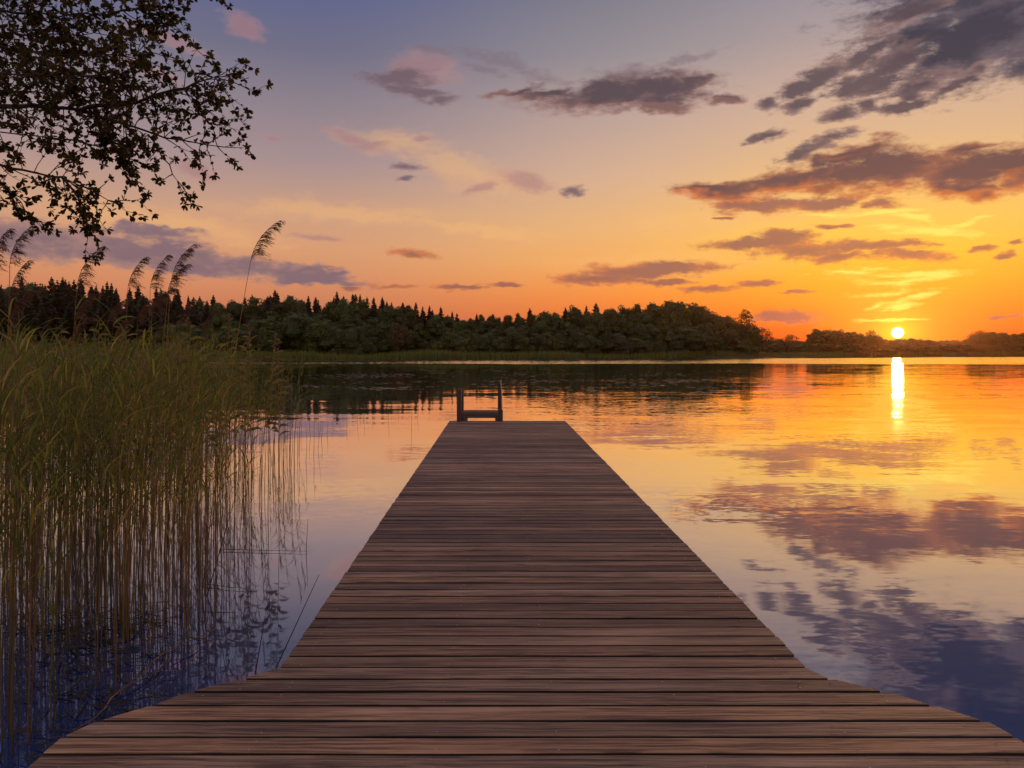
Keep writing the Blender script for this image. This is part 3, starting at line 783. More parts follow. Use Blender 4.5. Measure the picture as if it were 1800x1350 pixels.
# third row
px = -80.0
while px < 1330:
    d = shore_d(px) + rnd.uniform(36, 46)
    if px > 1165: d -= 18
    fr = rnd.uniform(.84, .97) if px < 840 else rnd.uniform(.76, .95); base = 612
    y = base + (skyline(px) - base) * fr; x = (px - VX) / F * d
    if px < 360 or (px < 820 and rnd.random() < .38):
        tree('spruce_tree', rnd.choice(PS), x, d, topz(y, d), 'dark spruce standing below the ridge line in the left wood', 'spruce', 'spruces below the ridge', wid=rnd.uniform(.9, 1.2))
    else:
        tree('round_tree', rnd.choice(PB), x, d, topz(y, d), 'dark leafy tree halfway up the wooded far slope', 'tree', 'trees halfway up the slope', wid=rnd.uniform(.8, 1.1))
    px += rnd.uniform(17, 25)
# second row
px = -70.0
while px < 1335:
    d = shore_d(px) + rnd.uniform(18, 26)
    if px > 1165: d -= 6
    fr = rnd.uniform(.48, .72); base = 612
    y = base + (skyline(px) - base) * fr; x = (px - VX) / F * d
    if px < 340:
        tree('spruce_tree', rnd.choice(PS), x, d, topz(y - 8, d), 'dark low spruce seen between the reed plumes on the left', 'spruce', 'low spruces behind the plumes', wid=1.5)
    else:
        tree('round_tree', rnd.choice(PB), x, d, topz(y, d), 'mid green rounded tree behind the front bushes of the far shore', 'tree', 'trees behind the front bushes', wid=rnd.uniform(.95, 1.25))
    px += rnd.uniform(20, 30)
# front row along the water
px = 300.0
while px < 1345:
    d = shore_d(px) + rnd.uniform(7, 13)
    fr = rnd.choice([.2, .28, .36, .45, .5]) * rnd.uniform(.85, 1.1); base = 613
    y = base + (skyline(px) - base) * fr; x = (px - VX) / F * d
    if not (705 < px < 735):
        tree('willow_tree', rnd.choice(PW), x, d, topz(y, d), 'low rounded green bush in the front row by the far water', 'bush', 'bushes along the far shore', wid=rnd.uniform(.85, 1.25))
    px += rnd.uniform(17, 29)
aut = mesh('crown', PW[1]['v'], PW[1]['f'], [M['autumn']])
d = shore_d(700) + 9; tree('willow_tree', PW[1], (700 - VX) / F * d, d, topz(566, d), 'yellowing round bush at the water in front of the dark wood', 'bush', wid=.75, crown_mesh=aut)
d = shore_d(520) + 12; tree('willow_tree', PW[0], (525 - VX) / F * d, d, topz(546, d), 'widest round green tree of the front row, above the bright reeds', 'tree', wid=1.2)
d = 300; tree('open_tree', PO, (1303 - VX) / F * d, d, topz(542, d), 'tall tree with gaps in its crown at the tip of the wood', 'tree', wid=.85, rot=1.0)
d = 312; tree('open_tree', PO, (1340 - VX) / F * d, d, topz(574, d), 'small bent tree beside the tall gappy tree at the wood tip', 'tree', wid=1.1, rot=2.0)
d = 330; tree('round_tree', PB[2], (1322 - VX) / F * d, d, topz(568, d), 'dense dark tree under the tall gappy tree at the wood tip', 'tree', wid=1.0)
d = 425; tree('open_tree', PO, (1382 - VX) / F * d, d, topz(587, d), 'lone small spreading tree in the gap left of the far right wood', 'tree', wid=1.5, rot=.4)
# far right wood
px = 1426.0
while px < 1552:
    for row, dd in ((0, 452), (1, 468)):
        x = (px - VX) / F * dd; y = float(np.interp(px, [1420, 1436, 1470, 1510, 1550], [588, 577, 578, 584, 590])) + rnd.uniform(-1.5, 2) + (3 if row == 0 else 0)
        tree('round_tree', rnd.choice(PB), x, dd, topz(y, dd), 'dark tree of the compact wood on the far shore left of the sun', 'tree', 'compact wood left of the sun', wid=1.1)
    px += rnd.uniform(11, 14)
d = 446; tree('open_tree', PO, (1536 - VX) / F * d, d, topz(579, d), 'round tree with light gaps just left of the setting sun', 'tree', wid=.95, rot=3.0)
px = 1712.0
while px < 1905:
    for row, dd in ((0, 455), (1, 475)):
        x = (px - VX) / F * dd; y = float(np.interp(px, [1690, 1712, 1730, 1760, 1800, 1900], [596, 586, 582, 585, 582, 580])) + rnd.uniform(-1.5, 3) + (2 if row == 0 else 0)
        tree('round_tree', rnd.choice(PB), x, dd, topz(y, dd), 'dark tree of the wood on the far right shore, right of the sun', 'tree', 'wood right of the sun', wid=1.05)
    px += rnd.uniform(12, 16)
d = 448; tree('open_tree', PO, (1722 - VX) / F * d, d, topz(580, d), 'arching broad tree with gaps at the left end of the right-hand wood', 'tree', wid=1.5, rot=5.0)
# low tree line behind, right across the gap and under the sun
px = 1335.0
while px < 1900:
    for dd in (690,):
        x = (px - VX) / F * dd; y = 596.5 + 1.5 * math.sin(px * .05) + rnd.uniform(-1.2, 1.4)
        tree('round_tree', rnd.choice(PW), x, dd, topz(y, dd), 'tree of the low distant tree line on the horizon under the sun', 'tree', 'distant tree line', wid=1.15)
    px += rnd.uniform(9, 12)

px = 1352.0
while px < 1900:
    dd = 449 if px > 1405 else 480
    x = (px - VX) / F * dd
    tree('willow_tree', rnd.choice(PW), x, dd, topz(rnd.uniform(602, 607), dd), 'low dark bush at the foot of the far right shore', 'bush', 'low bushes on the far right shore', wid=1.6)
    px += rnd.uniform(9, 13)
# ---- reed belts along the far shore
def blades(pts, hs, ws, rg, lean=.25):
    n = len(pts); a = rg.uniform(0, math.pi, n)
    sd = np.column_stack([np.cos(a), np.sin(a), np.zeros(n)]) * ws[:, None]
    ld = np.column_stack([rg.normal(0, 1, n), rg.normal(0, 1, n), np.zeros(n)]) * (hs * lean * .5)[:, None]
    up = np.column_stack([np.zeros(n), np.zeros(n), hs])
    v = np.stack([pts - sd * .5, pts + sd * .5, pts + up * .6 + ld * .35 + sd * .4, pts + up * .6 + ld * .35 - sd * .4, pts + up + ld], 1).reshape(-1, 3)
    i = np.arange(n)[:, None] * 5
    quads = np.concatenate([i, i + 1, i + 2, i + 3], 1).tolist(); tris = np.concatenate([i + 3, i + 2, i + 4], 1).tolist()
    return v, quads + tris
n = 9000
pxs = rng.uniform(300, 1480, n)
ds = np.interp(pxs, [a for a, b in SHX] + [1395, 1440, 1480], [b for a, b in SHX] + [340, 374, 380]) + rng.uniform(-1.5, 8, n) - np.where(pxs < 640, 2, 0)
P = np.column_stack([(pxs - VX) / F * ds, ds, np.zeros(n)]); P[:, 2] = np.maximum(ground_z(P[:, 0], P[:, 1]), 0) - .05
wave = .75 + .3 * np.sin(pxs * .021 + 1) * np.sin(pxs * .007) + rng.normal(0, .1, n)
hs = 2.3 * wave * np.where(pxs > 1300, .8, 1.0); ws = rng.uniform(.10, .22, n)
v, f = blades(P, hs, ws, rng)
o = link('shore_reeds', mesh('shore_reeds', v, f, [M['shore']])); tag(o, 'low green reed belt along the far shore below the wood', 'reeds', kind='stuff')
n = 3500
pxs = rng.uniform(1440, 1930, n); ds = 443 + rng.uniform(-1, 9, n)
P = np.column_stack([(pxs - VX) / F * ds, ds, np.zeros(n)]); P[:, 2] = np.maximum(ground_z(P[:, 0], P[:, 1]), 0) - .05
v, f = blades(P, rng.uniform(1.2, 2.4, n), rng.uniform(.2, .4, n), rng)
o = link('shore_reeds', mesh('shore_reeds', v, f, [M['shore']])); tag(o, 'thin brown reed belt at the foot of the far right wood', 'reeds', kind='stuff')

# ---- lily pads floating in the wood's reflection
q = MB()
def pad(x, y, r):
    k = 9; a0 = rnd.uniform(0, 6.28); z = .004
    vs = [(x, y, z)] + [(x + r * math.cos(a0 + (2 * math.pi - .5) * j / k), y + r * math.sin(a0 + (2 * math.pi - .5) * j / k), z + rnd.uniform(0, .012)) for j in range(k + 1)]
    q.add(vs, [(0, j + 1, j + 2) for j in range(k)])
for _ in range(60):
    cy_ = rnd.choice([rnd.uniform(646, 662), rnd.uniform(655, 690), rnd.uniform(650, 700)]); cx_ = rnd.uniform(520, 1330)
    for _ in range(rnd.randint(6, 22)):
        pyy = cy_ + rnd.gauss(0, 1.6); pxx = cx_ + rnd.gauss(0, 26)
        dd = CAMZ * F / max(pyy - VY, 12)
        pad((pxx - VX) / F * dd, dd, rnd.uniform(.09, .2))
o = q.obj('lily_pads', M['pad']); tag(o, 'scattered lily pads floating on the dark reflection of the wood', 'lily pads', kind='stuff')

# ================================================================== REEDS
def reed_parts(seed, H, lean, nleaf, tip=False, mat=None, wind=1.0, lw=(.007, .015), ll=(.18, .42), lo=.40, stem_r=.0042):
    rd = random.Random(seed)
    st = MB(); lf = MB()
    ph = rd.uniform(0, 6.28); n = 7
    def pt(t): return Vector((lean * H * t * t + .012 * math.sin(t * 5 + ph), .012 * math.cos(t * 4 + ph), H * t))
    st.tube([pt(-.15)] + [pt(i / n) for i in range(n + 1)], [stem_r] + [stem_r * (1 - .72 * i / n) for i in range(n + 1)], 4, cap=False)
    for k in range(nleaf):
        t = lo + (1 - lo) * (k + rd.random()) / nleaf
        p = pt(min(t, 1.0)); a = rd.gauss(0, 1.1) if rd.random() < wind * .6 else rd.uniform(0, 6.28)
        d = Vector((math.cos(a), math.sin(a), 0)); L = rd.uniform(*ll) * (1.05 - .3 * t); w = rd.uniform(*lw)
        el = rd.uniform(.95, 1.4); pts = [p]; wd = [w * .55]; q = p.copy(); ns = 5
        for s in range(ns):
            q = q + (d * math.cos(el) + Vector((0, 0, 1)) * math.sin(el)) * (L / ns)
            el -= rd.uniform(.08, .40)
            pts.append(q.copy()); wd.append(w * (1, .92, .7, .42, .06)[s])
        lf.ribbon(pts, wd, d.cross(Vector((0, 0, 1))) + Vector((0, 0, rd.uniform(-.8, .8))))
    return st, lf
def plume_mb(seed, base, axis, L, droop=1.0, n=100):
    """drooping feathery panicle: branchlets strung along the bent tip, all blown to +x"""
    rd = random.Random(seed); q = MB()
    axis = Vector(axis).normalized(); pts = []; p = Vector(base); dr = axis.copy()
    for i in range(9):
        pts.append(p.copy()); p = p + dr * (L / 8); dr = (dr + Vector((.10 * droop, 0, -.05 * droop))).normalized()
    q.tube(pts, [.0022] * 4 + [.0016] * 3 + [.001, .0008], 4)
    for k in range(n):
        t = (k + rd.random()) / n; i = min(int(t * 8), 7); b = pts[i].lerp(pts[i + 1], t * 8 - i)
        whorl = .35 + .65 * abs(math.sin(t * 9.0 + seed))
        Lb = L * rd.uniform(.30, .52) * (1.0 - .62 * t) * whorl
        d = Vector((rd.uniform(.35, 1.1), rd.gauss(0, .45), rd.uniform(.25, .75))).normalized()
        r = b.copy(); rp = [r.copy()]; ns = 5
        for s in range(ns):
            r = r + d * (Lb / ns); d = (d + Vector((.12, 0, -.30 * droop))).normalized(); rp.append(r.copy())
        w = rd.uniform(.004, .0075)
        q.ribbon(rp, [w * .4, w, w * 1.15, w, w * .8, w * .15], Vector((rd.gauss(0, .3), 1, rd.gauss(0, .6))))
        for s in (2, 3, 4):      # spikelets
            e = rp[s] + Vector((rd.uniform(.01, .03), rd.gauss(0, .012), rd.uniform(-.028, -.005))) * (L / .3)
            q.ribbon([rp[s], rp[s].lerp(e, .5), e], [.0015, .0062, .0008], Vector((0, 1, rd.gauss(0, .8))))
    return q

# -- the bed itself: too dense to count
RP = [reed_parts(500 + i, H=2.0, lean=rnd.uniform(-.02, .12), nleaf=[12, 14, 11, 15, 13, 10, 12, 16][i % 8]) for i in range(14)]
RPA = [(np.array(s.v), s.f, np.array(l.v), l.f) for s, l in RP]
def edge_frac(d):   # right-hand limit of the bed, as X per metre of distance
    return float(np.interp(d, [3.7, 4.3, 4.9, 6, 8, 11, 15, 20, 30, 45], [-.60, -.52, -.455, -.40, -.375, -.345, -.33, -.345, -.39, -.41]))
sv, sf, lv, lf_ = [], [], [], []; ns_ = nl_ = 0; cnt = 0
tries = 0
while cnt < 2150 and tries < 60000:
    tries += 1
    d = 3.8 + (42 - 3.8) * rnd.random() ** 1.85
    fr = rnd.uniform(-.86, -.25)
    e = edge_frac(d)
    dens = 1.0 if fr < e - .05 else max(0.0, (e + .02 - fr) / .07)
    clump = .5 + .5 * math.sin(fr * d * 2.3 + 1.7 * math.sin(d * .9)) * math.sin(d * 1.6 + fr * d * 1.1)
    if rnd.random() > dens * min(1, d / 9.0 + .25) * (.45 + .8 * clump): continue
    if d < 5.3 and rnd.random() < .62: continue
    s_, sfc, l_, lfc = rnd.choice(RPA)
    hh = (rnd.gauss(1.68, .17) + .28 * clump * rnd.random() + .012 * d) / 2.0
    rot = rnd.gauss(0, .7); t = (fr * d, d, 0.0)
    a = xf(s_ * np.array([1, 1, hh]), 1.0, rot, t); b = xf(l_ * np.array([1, 1, hh]), 1.0, rot, t)
    sv.append(a); sf += [tuple(i + ns_ for i in f) for f in sfc]; ns_ += len(a)
    lv.append(b); lf_ += [tuple(i + nl_ for i in f) for f in lfc]; nl_ += len(b)
    cnt += 1
bed = link('reed_bed', mesh('reed_bed', np.concatenate([np.concatenate(sv), np.concatenate(lv)]), sf + [tuple(i + ns_ for i in f) for f in lf_], [M['reedstem'], M['reedleaf']], midx=[0] * len(sf) + [1] * len(lf_)))
tag(bed, 'dense green reed bed standing in the shallow water left of the jetty', 'reed bed', kind='stuff')

def put_reed(stem_me, leaf_me, x, y, s, rot, label, group, name='reed', cat='reed'):
    o = link(name, None, None, (x, y, 0)); o.rotation_euler = (0, 0, rot); o.scale = (1, 1, s)
    link('stem', stem_me, o)
    if leaf_me: link('leaves', leaf_me, o)
    return tag(o, label, cat, group)
RM = [(s.mesh('stem', M['reedstem'], True), l.mesh('leaves', M['reedleaf'])) for s, l in RP]
# -- the reeds one can tell apart along the open-water edge of the bed
k = 0
while k < 150:
    d = 5.0 + 17 * rnd.random() ** 1.5; e = edge_frac(d)
    fr = e + rnd.uniform(-.06, .055)
    if d > 11: fr = e + rnd.uniform(-.03, .075)
    s, l = rnd.choice(RM); near = d < 8
    put_reed(s, l, fr * d, d, (rnd.gauss(1.75 if near else 1.66, .2)) / 2.0, rnd.gauss(0, .6),
             'green reed standing at the open-water edge of the reed bed nearest the jetty' if near else 'thin reed at the sparse outer edge of the reed bed farther out',
             'reeds at the near edge of the bed' if near else 'reeds at the far edge of the bed')
    k += 1
# -- bare stalks standing out in the water
BS = [reed_parts(700 + i, H=.9, lean=rnd.uniform(-.05, .1), nleaf=1, lo=.6, ll=(.1, .2)) for i in range(5)]
BM = [(s.mesh('stem', M['stalk'], True), l.mesh('leaves', M['reedleaf'])) for s, l in BS]
for (px_, py_, h) in [(522, 800, .75), (538, 812, .8), (545, 770, .6), (551, 800, .9), (560, 790, .7), (566, 772, .5), (512, 830, .9), (500, 770, .7), (575, 765, .45), (490, 815, .9), (530, 755, .6), (585, 742, .5), (480, 845, .8), (505, 800, 1.0),
                      (628, 745, .5), (640, 740, .45), (683, 738, .55), (723, 752, .7), (610, 750, .4), (655, 732, .4), (700, 728, .45), (560, 735, .6), (595, 728, .5), (735, 735, .4)]:
    d = CAMZ * F / (py_ - VY); s, l = rnd.choice(BM)
    put_reed(s, l if rnd.random() < .5 else None, (px_ - VX) / F * d, d, h / .9, rnd.gauss(0, .8), 'thin bare stalk alone in the open water between reed bed and jetty', 'bare stalks in open water', name='reed_stalk', cat='reed stalk')

# -- tall reeds with plumes: base px, tip px/py, distance, plume length
def plumed(bpx, tpx, tpy, d, L, label, leaves=4, seed=0, mat='plume', droop=1.0, depth_lean=0.0):
    B = Vector(((bpx - VX) / F * d, d, 0)); Tt = at(tpx, tpy, d + depth_lean)
    rd = random.Random(seed)
    o = link('plumed_reed', None, None, B)
    rel = Tt - B
    # the plume bends over, so the stem stops below the tip
    stem_end = rel - Vector((L * .42, 0, L * .80))
    n = 9; pts = []; L *= 1.12
    for i in range(n + 1):
        t = i / n
        pts.append(Vector((stem_end.x * (.72 * t + .28 * t * t), stem_end.y * t, stem_end.z * t)))
    q = MB(); q.tube([pts[0] - Vector((0, 0, .4))] + pts, [.0052] + [.0052 * (1 - .6 * i / n) for i in range(n + 1)], 5); q.obj('stem', M['reedstem'], o, True)
    ax = (pts[-1] - pts[-2]).normalized()
    pm = plume_mb(seed, pts[-1], (ax + Vector((.12, 0, .25))), L, droop)
    pm.obj('plume', M[mat], o)
    if leaves:
        lf = MB()
        for k in range(leaves):
            t = .35 + .55 * (k + rd.random()) / leaves; i = min(int(t * n), n - 1); p = pts[i].lerp(pts[i + 1], t * n - i)
            a = rd.gauss(0, .8); dd = Vector((math.cos(a), math.sin(a), 0)); Ll = rd.uniform(.25, .42); w = rd.uniform(.012, .02); el = rd.uniform(.8, 1.25); r = p.copy(); pp = [p]; ww = [w * .5]
            for s in range(5):
                r = r + (dd * math.cos(el) + Vector((0, 0, math.sin(el)))) * Ll / 5; el -= rd.uniform(.2, .5); pp.append(r.copy()); ww.append(w * (1, .9, .7, .4, .05)[s])
            lf.ribbon(pp, ww, dd.cross(Vector((0, 0, 1))))
        lf.obj('leaves', M['reedleaf'], o)
    return tag(o, label, 'reed', 'tall reeds with plumes')
plumed(355, 474, 395, 6.15, .36, 'tallest plumed reed, leaning right and alone against the sky', 1, 1, 'plume')
plumed(268, 330, 440, 6.6, .34, 'plumed reed, rightmost and highest of the close cluster over the spruces', 3, 2)
plumed(252, 290, 458, 7.0, .32, 'plumed reed second from the right in the cluster over the spruces', 3, 3)
plumed(205, 250, 460, 7.2, .32, 'plumed reed over the spruces at the left side of the cluster', 3, 4)
plumed(105, 167, 445, 6.4, .36, 'plumed reed right below the hanging twig of the overhead tree', 3, 5)
plumed(8, 46, 410, 5.9, .30, 'pale thin plumed reed near the left edge, second from the left', 2, 6)
plumed(-22, 12, 414, 5.6, .30, 'plumed reed cut by the left edge of the view', 2, 7)
plumed(20, 46, 468, 6.3, .30, 'plumed reed with a short upright tip against the spruces at far left', 3, 8)
plumed(14, 44, 512, 6.0, .32, 'brown hanging plume low at the far left in front of the dark spruces', 3, 9, droop=1.6)
plumed(112, 158, 516, 6.8, .30, 'brown plume low beside the leaning stems under the twig', 3, 10, droop=1.5)
plumed(150, 212, 522, 7.4, .30, 'brown drooping plume low between twig and cluster', 3, 11, droop=1.6)
plumed(222, 268, 516, 7.1, .33, 'large brown drooping plume at the middle of the cluster', 4, 12, droop=1.7)
plumed(244, 292, 505, 6.7, .30, 'brown drooping plume under the two right plumes of the cluster', 4, 13, droop=1.7)
plumed(288, 334, 535, 7.3, .26, 'slim upright brown plume right of the cluster', 5, 14, droop=.8)
plumed(330, 372, 552, 7.6, .24, 'small brown plume left of the leaning tallest reed', 4, 15, droop=1.0)
plumed(90, 146, 560, 6.6, .26, 'small brown plume just above the reed tops at left', 4, 16, droop=1.3)
plumed(182, 222, 560, 6.9, .26, 'small ragged brown plume close above the reed tops', 4, 17, droop=1.3)
plumed(262, 318, 470, 6.9, .28, 'plumed reed half hidden behind the highest of the cluster', 3, 18, droop=1.2)

# -- leafy plants between the reeds
def leafy(px_, top, d, label, seed, group=None):
    rd = random.Random(seed); x = (px_ - VX) / F * d; H = topz(top, d)
    o = link('leafy_plant', None, None, (x, d, 0))
    lx = rd.uniform(-.04, .1)
    def pt(t): return Vector((lx * t * t, .01 * math.sin(5 * t), H * t))
    q = MB(); q.tube([pt(-.1)] + [pt(i / 8) for i in range(9)], [.005] + [.005 * (1 - .08 * i) for i in range(9)], 5); q.obj('stem', M['reedstem'], o, True)
    lf = MB(); n = 34
    for k in range(n):
        t = .45 + .55 * (k + rd.random() * .5) / n; p = pt(t); a = k * 2.4 + rd.uniform(-.4, .4)
        dd = Vector((math.cos(a), math.sin(a), 0)); L = rd.uniform(.10, .17) * (1.15 - .45 * max(0, (t - .8) / .2)); w = L * .26; el = rd.uniform(.2, .8); r = p.copy(); pp = [p]; ww = [w * .2]
        for s in range(4):
            r = r + (dd * math.cos(el) + Vector((0, 0, math.sin(el)))) * L / 4; el -= rd.uniform(.15, .4); pp.append(r.copy()); ww.append(w * (.8, 1, .6, .03)[s])
        lf.ribbon(pp, ww, dd.cross(Vector((0, 0, 1))) + Vector((0, 0, rd.choice([-1, 1]) * rd.uniform(.5, 1.6))))
    lf.obj('leaves', M['willow'], o)
    if group is None:
        fl = MB()
        for k in range(26):
            p = pt(1.0 - .11 * rd.random()) + Vector((0, 0, .03)); a = rd.uniform(0, 6.28); dd = Vector((math.cos(a), math.sin(a), rd.uniform(.1, .8)))
            e = p + dd * rd.uniform(.018, .035)
            fl.ribbon([p, p.lerp(e, .5), e], [.004, .014, .002], Vector((-dd.y, dd.x, rd.uniform(-1, 1))))
        fl.obj('flower_head', M['bloom'], o)
    return tag(o, label, 'plant', group or 'leafy plants among the reeds')
leafy(441, 572, 9.0, 'leafy plant in front of the pale water, with the highest pink tip', 1)
leafy(471, 583, 9.2, 'leafy plant second from the right before the pale water', 2)
leafy(490, 612, 9.6, 'shortest leafy plant, rightmost before the pale water', 3)
leafy(404, 556, 8.6, 'leafy plant directly beside the leaning tallest reed', 4)
leafy(428, 596, 9.4, 'leafy plant half hidden left of the pink-tipped one', 5)
for i, (px_, tp) in enumerate([(320, 565), (332, 548), (160, 560), (95, 572), (205, 575), (250, 580), (290, 570), (140, 585), (40, 588), (360, 590), (378, 598), (228, 562), (64, 600), (185, 596), (306, 592), (118, 596)]):
    leafy(px_, tp, 7.2 + .25 * (i % 6), 'leafy green plant rising just above the reed tops', 20 + i, 'leafy plants above the reed tops')

# -- fallen and bent straw, single stalks by the jetty
def stalk(pts, r, label, mat='dead', cat='reed stalk', name='dead_reed', group=None):
    q = MB(); q.tube(pts, [r * (1 - .6 * i / (len(pts) - 1)) for i in range(len(pts))], 5)
    o = q.obj(name, M[mat], None, True); return tag(o, label, cat, group)
def on_water(px_, py_):
    d = CAMZ * F / (py_ - VY); return Vector(((px_ - VX) / F * d, d, .003))
def bent(base, tip, d_tip, r, label, sag=0.0, **k):
    a = on_water(*base) - Vector((0, 0, .15)); b = at(tip[0], tip[1], d_tip)
    pts = [a.lerp(b, i / 6) + Vector((0, 0, sag * math.sin(math.pi * i / 6))) for i in range(7)]
    return stalk(pts, r, label, **k)
bent((440, 1192), (466, 1083), 4.6, .0045, 'short dark stalk standing beside the left corner of the jetty', mat='stalk', name='reed_stalk')
bent((458, 1190), (561, 1010), 4.75, .0045, 'long dark stalk leaning right beside the left jetty corner', mat='stalk', name='reed_stalk')
bent((537, 972), (541, 912), 7.44, .004, 'single upright stalk in calm water left of the jetty', mat='stalk', name='reed_stalk')
bent((100, 1148), (-6, 915), 4.9, .006, 'long orange dead reed leaning left at the left edge', sag=.05)
bent((88, 1128), (-4, 975), 5.0, .005, 'second orange dead reed, below and beside the long one', sag=-.03)
bent((66, 1150), (14, 860), 5.0, .005, 'upright orange dead reed at the left edge', sag=.0)
bent((118, 1075), (222, 880), 5.6, .005, 'dead reed slanting right through the middle of the bed', sag=.0)
bent((355, 1046), (420, 850), 6.1, .0048, 'green-brown reed leaning right beside the tallest plumed reed', mat='stalk', name='reed_stalk')
bent((352, 1048), (344, 860), 6.1, .0045, 'upright stem at the foot of the tallest plumed reed', mat='stalk', name='reed_stalk')
def floating(a, b, r, label, arch=.0):
    A, B = on_water(*a), on_water(*b); n = 8
    pts = [A.lerp(B, i / n) + Vector((.03 * math.sin(i * 1.3), 0, .012 + arch * math.sin(math.pi * i / n))) for i in range(n + 1)]
    return stalk(pts, r, label)
floating((186, 1232), (398, 1098), .005, 'long pale reed floating on the dark water by the jetty', .04)
floating((130, 1290), (300, 1165), .005, 'pale reed lying on the water nearest the jetty corner', .02)
floating((392, 968), (545, 972), .0035, 'thin twig lying flat on the water by the single stalk')
floating((360, 1030), (450, 1040), .0035, 'thin floating stem right of the foot of the tallest reed')
floating((300, 1060), (205, 1088), .004, 'floating broken reed in front of the bed', .03)
# -- mat of drowned leaves at the front of the bed
q = MB()
for _ in range(520):
    px_ = rnd.gauss(170, 85); py_ = rnd.gauss(1108, 26) if rnd.random() < .5 else rnd.uniform(1080, 1345)
    if py_ < 1060 or px_ > 345 - (py_ - 1060) * .45 + 60: continue
    p = on_water(px_, py_); a = rnd.uniform(0, 6.28); L = rnd.uniform(.08, .30); el = rnd.uniform(-.1, .55); d_ = Vector((math.cos(a), math.sin(a) * .5, 0)).normalized()
    pp = [p + Vector((0, 0, .004))]; r = pp[0].copy(); ww = [.006]
    w = rnd.uniform(.005, .011)
    for s in range(5):
        r = r + (d_ * math.cos(el) + Vector((0, 0, math.sin(el)))) * L / 5; el -= rnd.uniform(.1, .35)
        r.z = max(r.z, .004); pp.append(r.copy()); ww.append(w * (1, 1, .8, .5, .05)[s])
    q.ribbon(pp, ww, d_.cross(Vector((0, 0, 1))) + Vector((0, 0, rnd.uniform(-.5, .5))))
o = q.obj('floating_leaves', M['drown']); tag(o, 'mat of drowned reed leaves on the water before the reed bed', 'floating leaves', kind='stuff')

# ================================================================== OVERHANGING TREE
TX, TY = -6.4, 5.2
ot = link('overhanging_tree', None, None, (TX, TY, 0))
tag(ot, 'tree leaning in from the left with leafy boughs against the sky', 'tree')
O = Vector((TX, TY, 0))
q = MB(); tz = gz(TX, TY)
q.tube([Vector((0, 0, tz - .4)), Vector((.05, 0, 1.2)), Vector((.2, .05, 2.6)), Vector((.3, 0, 4.0)), Vector((.35, .1, 6.0)), Vector((.2, .2, 8.0))], [.26, .2, .17, .14, .10, .04], 12)
q.obj('trunk', M['bark'], ot, True)
lv = []; lfc = []
def leaf(p, d, L, w, nrm):
    d = d.normalized(); s = d.cross(nrm)
    if s.length < .05: s = d.cross(Vector((0, 0, 1)))
    s.normalize(); u = s.cross(d); b = len(lv)
    for a, h, z in ((0, 0, 0), (.34, .40, .05), (.34, -.40, .05), (.76, .46, .03), (.76, -.46, .03), (1, 0, -.08), (.34, 0, -.03), (.76, 0, -.05)):
        lv.append(tuple(p + d * L * a + s * w * h + u * L * z))
    lfc.extend([(b, b + 1, b + 6), (b, b + 6, b + 2), (b + 1, b + 3, b + 7, b + 6), (b + 6, b + 7, b + 4, b + 2), (b + 3, b + 5, b + 7), (b + 7, b + 5, b + 4)])
def twig(mb, p, d, L, r, depth):
    n = max(3, int(L / .05)); pts = [p.copy()]; q_ = p.copy(); d = d.normalized()
    for i in range(n):
        d = (d + Vector((rnd.gauss(.02, .16), rnd.gauss(0, .14), rnd.gauss(-.02, .16)))).normalized()
        q_ = q_ + d * (L / n); pts.append(q_.copy())
        if depth > 0 and rnd.random() < .42:
            sd = (d + Vector((rnd.gauss(0, .7), rnd.gauss(0, .7), rnd.gauss(-.05, .7)))).normalized()
            twig(mb, q_, sd, L * rnd.uniform(.35, .6), r * .6, depth - 1)
        if i > 0 or depth == 0:
            for _ in range(1 if rnd.random() < .5 else 2):
                ld = (d * .6 + Vector((rnd.gauss(0, .8), rnd.gauss(0, .8), rnd.gauss(-.1, .7)))).normalized()
                leaf(q_, ld, rnd.uniform(.028, .047), rnd.uniform(.018, .028), Vector((rnd.gauss(0, .7), rnd.gauss(0, .7), 1)))
    for k in range(rnd.randint(5, 8)):   # terminal rosette
        ld = (d + Vector((rnd.gauss(0, .75), rnd.gauss(0, .75), rnd.gauss(0, .75)))).normalized()
        leaf(q_, ld, rnd.uniform(.032, .050), rnd.uniform(.018, .028), Vector((rnd.gauss(0, .7), rnd.gauss(0, .7), 1)))
    mb.tube(pts, [r * (1 - .7 * i / n) for i in range(n + 1)], 4, cap=False)
def bough(pl, d0, r0, root=None, den=1.0, tl=(.12, .34), start=0.0, rend=.35, name='bough'):
    mb = MB(); pts = [at(px_, py_, d0 + dd) - O for px_, py_, dd in pl]
    if root is not None: pts = [Vector(root)] + pts
    # resample
    seg = []
    for i in range(len(pts) - 1):
        k = max(2, int((pts[i + 1] - pts[i]).length / .09))
        for j in range(k): seg.append(pts[i].lerp(pts[i + 1], j / k) + Vector((rnd.gauss(0, .006), rnd.gauss(0, .01), rnd.gauss(0, .008))))
    seg.append(pts[-1]); n = len(seg)
    mb.tube(seg, [r0 * (1 - (1 - rend) * i / (n - 1)) * (1 if i < n * .7 else 1 - .6 * (i / n - .7) / .3) for i in range(n)], 6)
    for i in range(n):
        if i / n < start: continue
        x_px = VX + (seg[i].x + O.x) / (seg[i].y + O.y) * F
        if x_px < -90: continue
        dirv = (seg[min(i + 1, n - 1)] - seg[max(i - 1, 0)]).normalized()
        k = den * 2.8; cnt_ = int(k) + (1 if rnd.random() < k - int(k) else 0)
        for _ in range(cnt_):
            sd = (dirv * rnd.uniform(.1, .9) + Vector((rnd.gauss(0, .5), rnd.gauss(0, .6), rnd.gauss(-.08, .75)))).normalized()
            twig(mb, seg[i], sd, rnd.uniform(*tl), .0045, 1)
    twig(mb, seg[-1], seg[-1] - seg[-3], .2, .004, 1)
    mb.obj(name, M['bark'], ot, True)
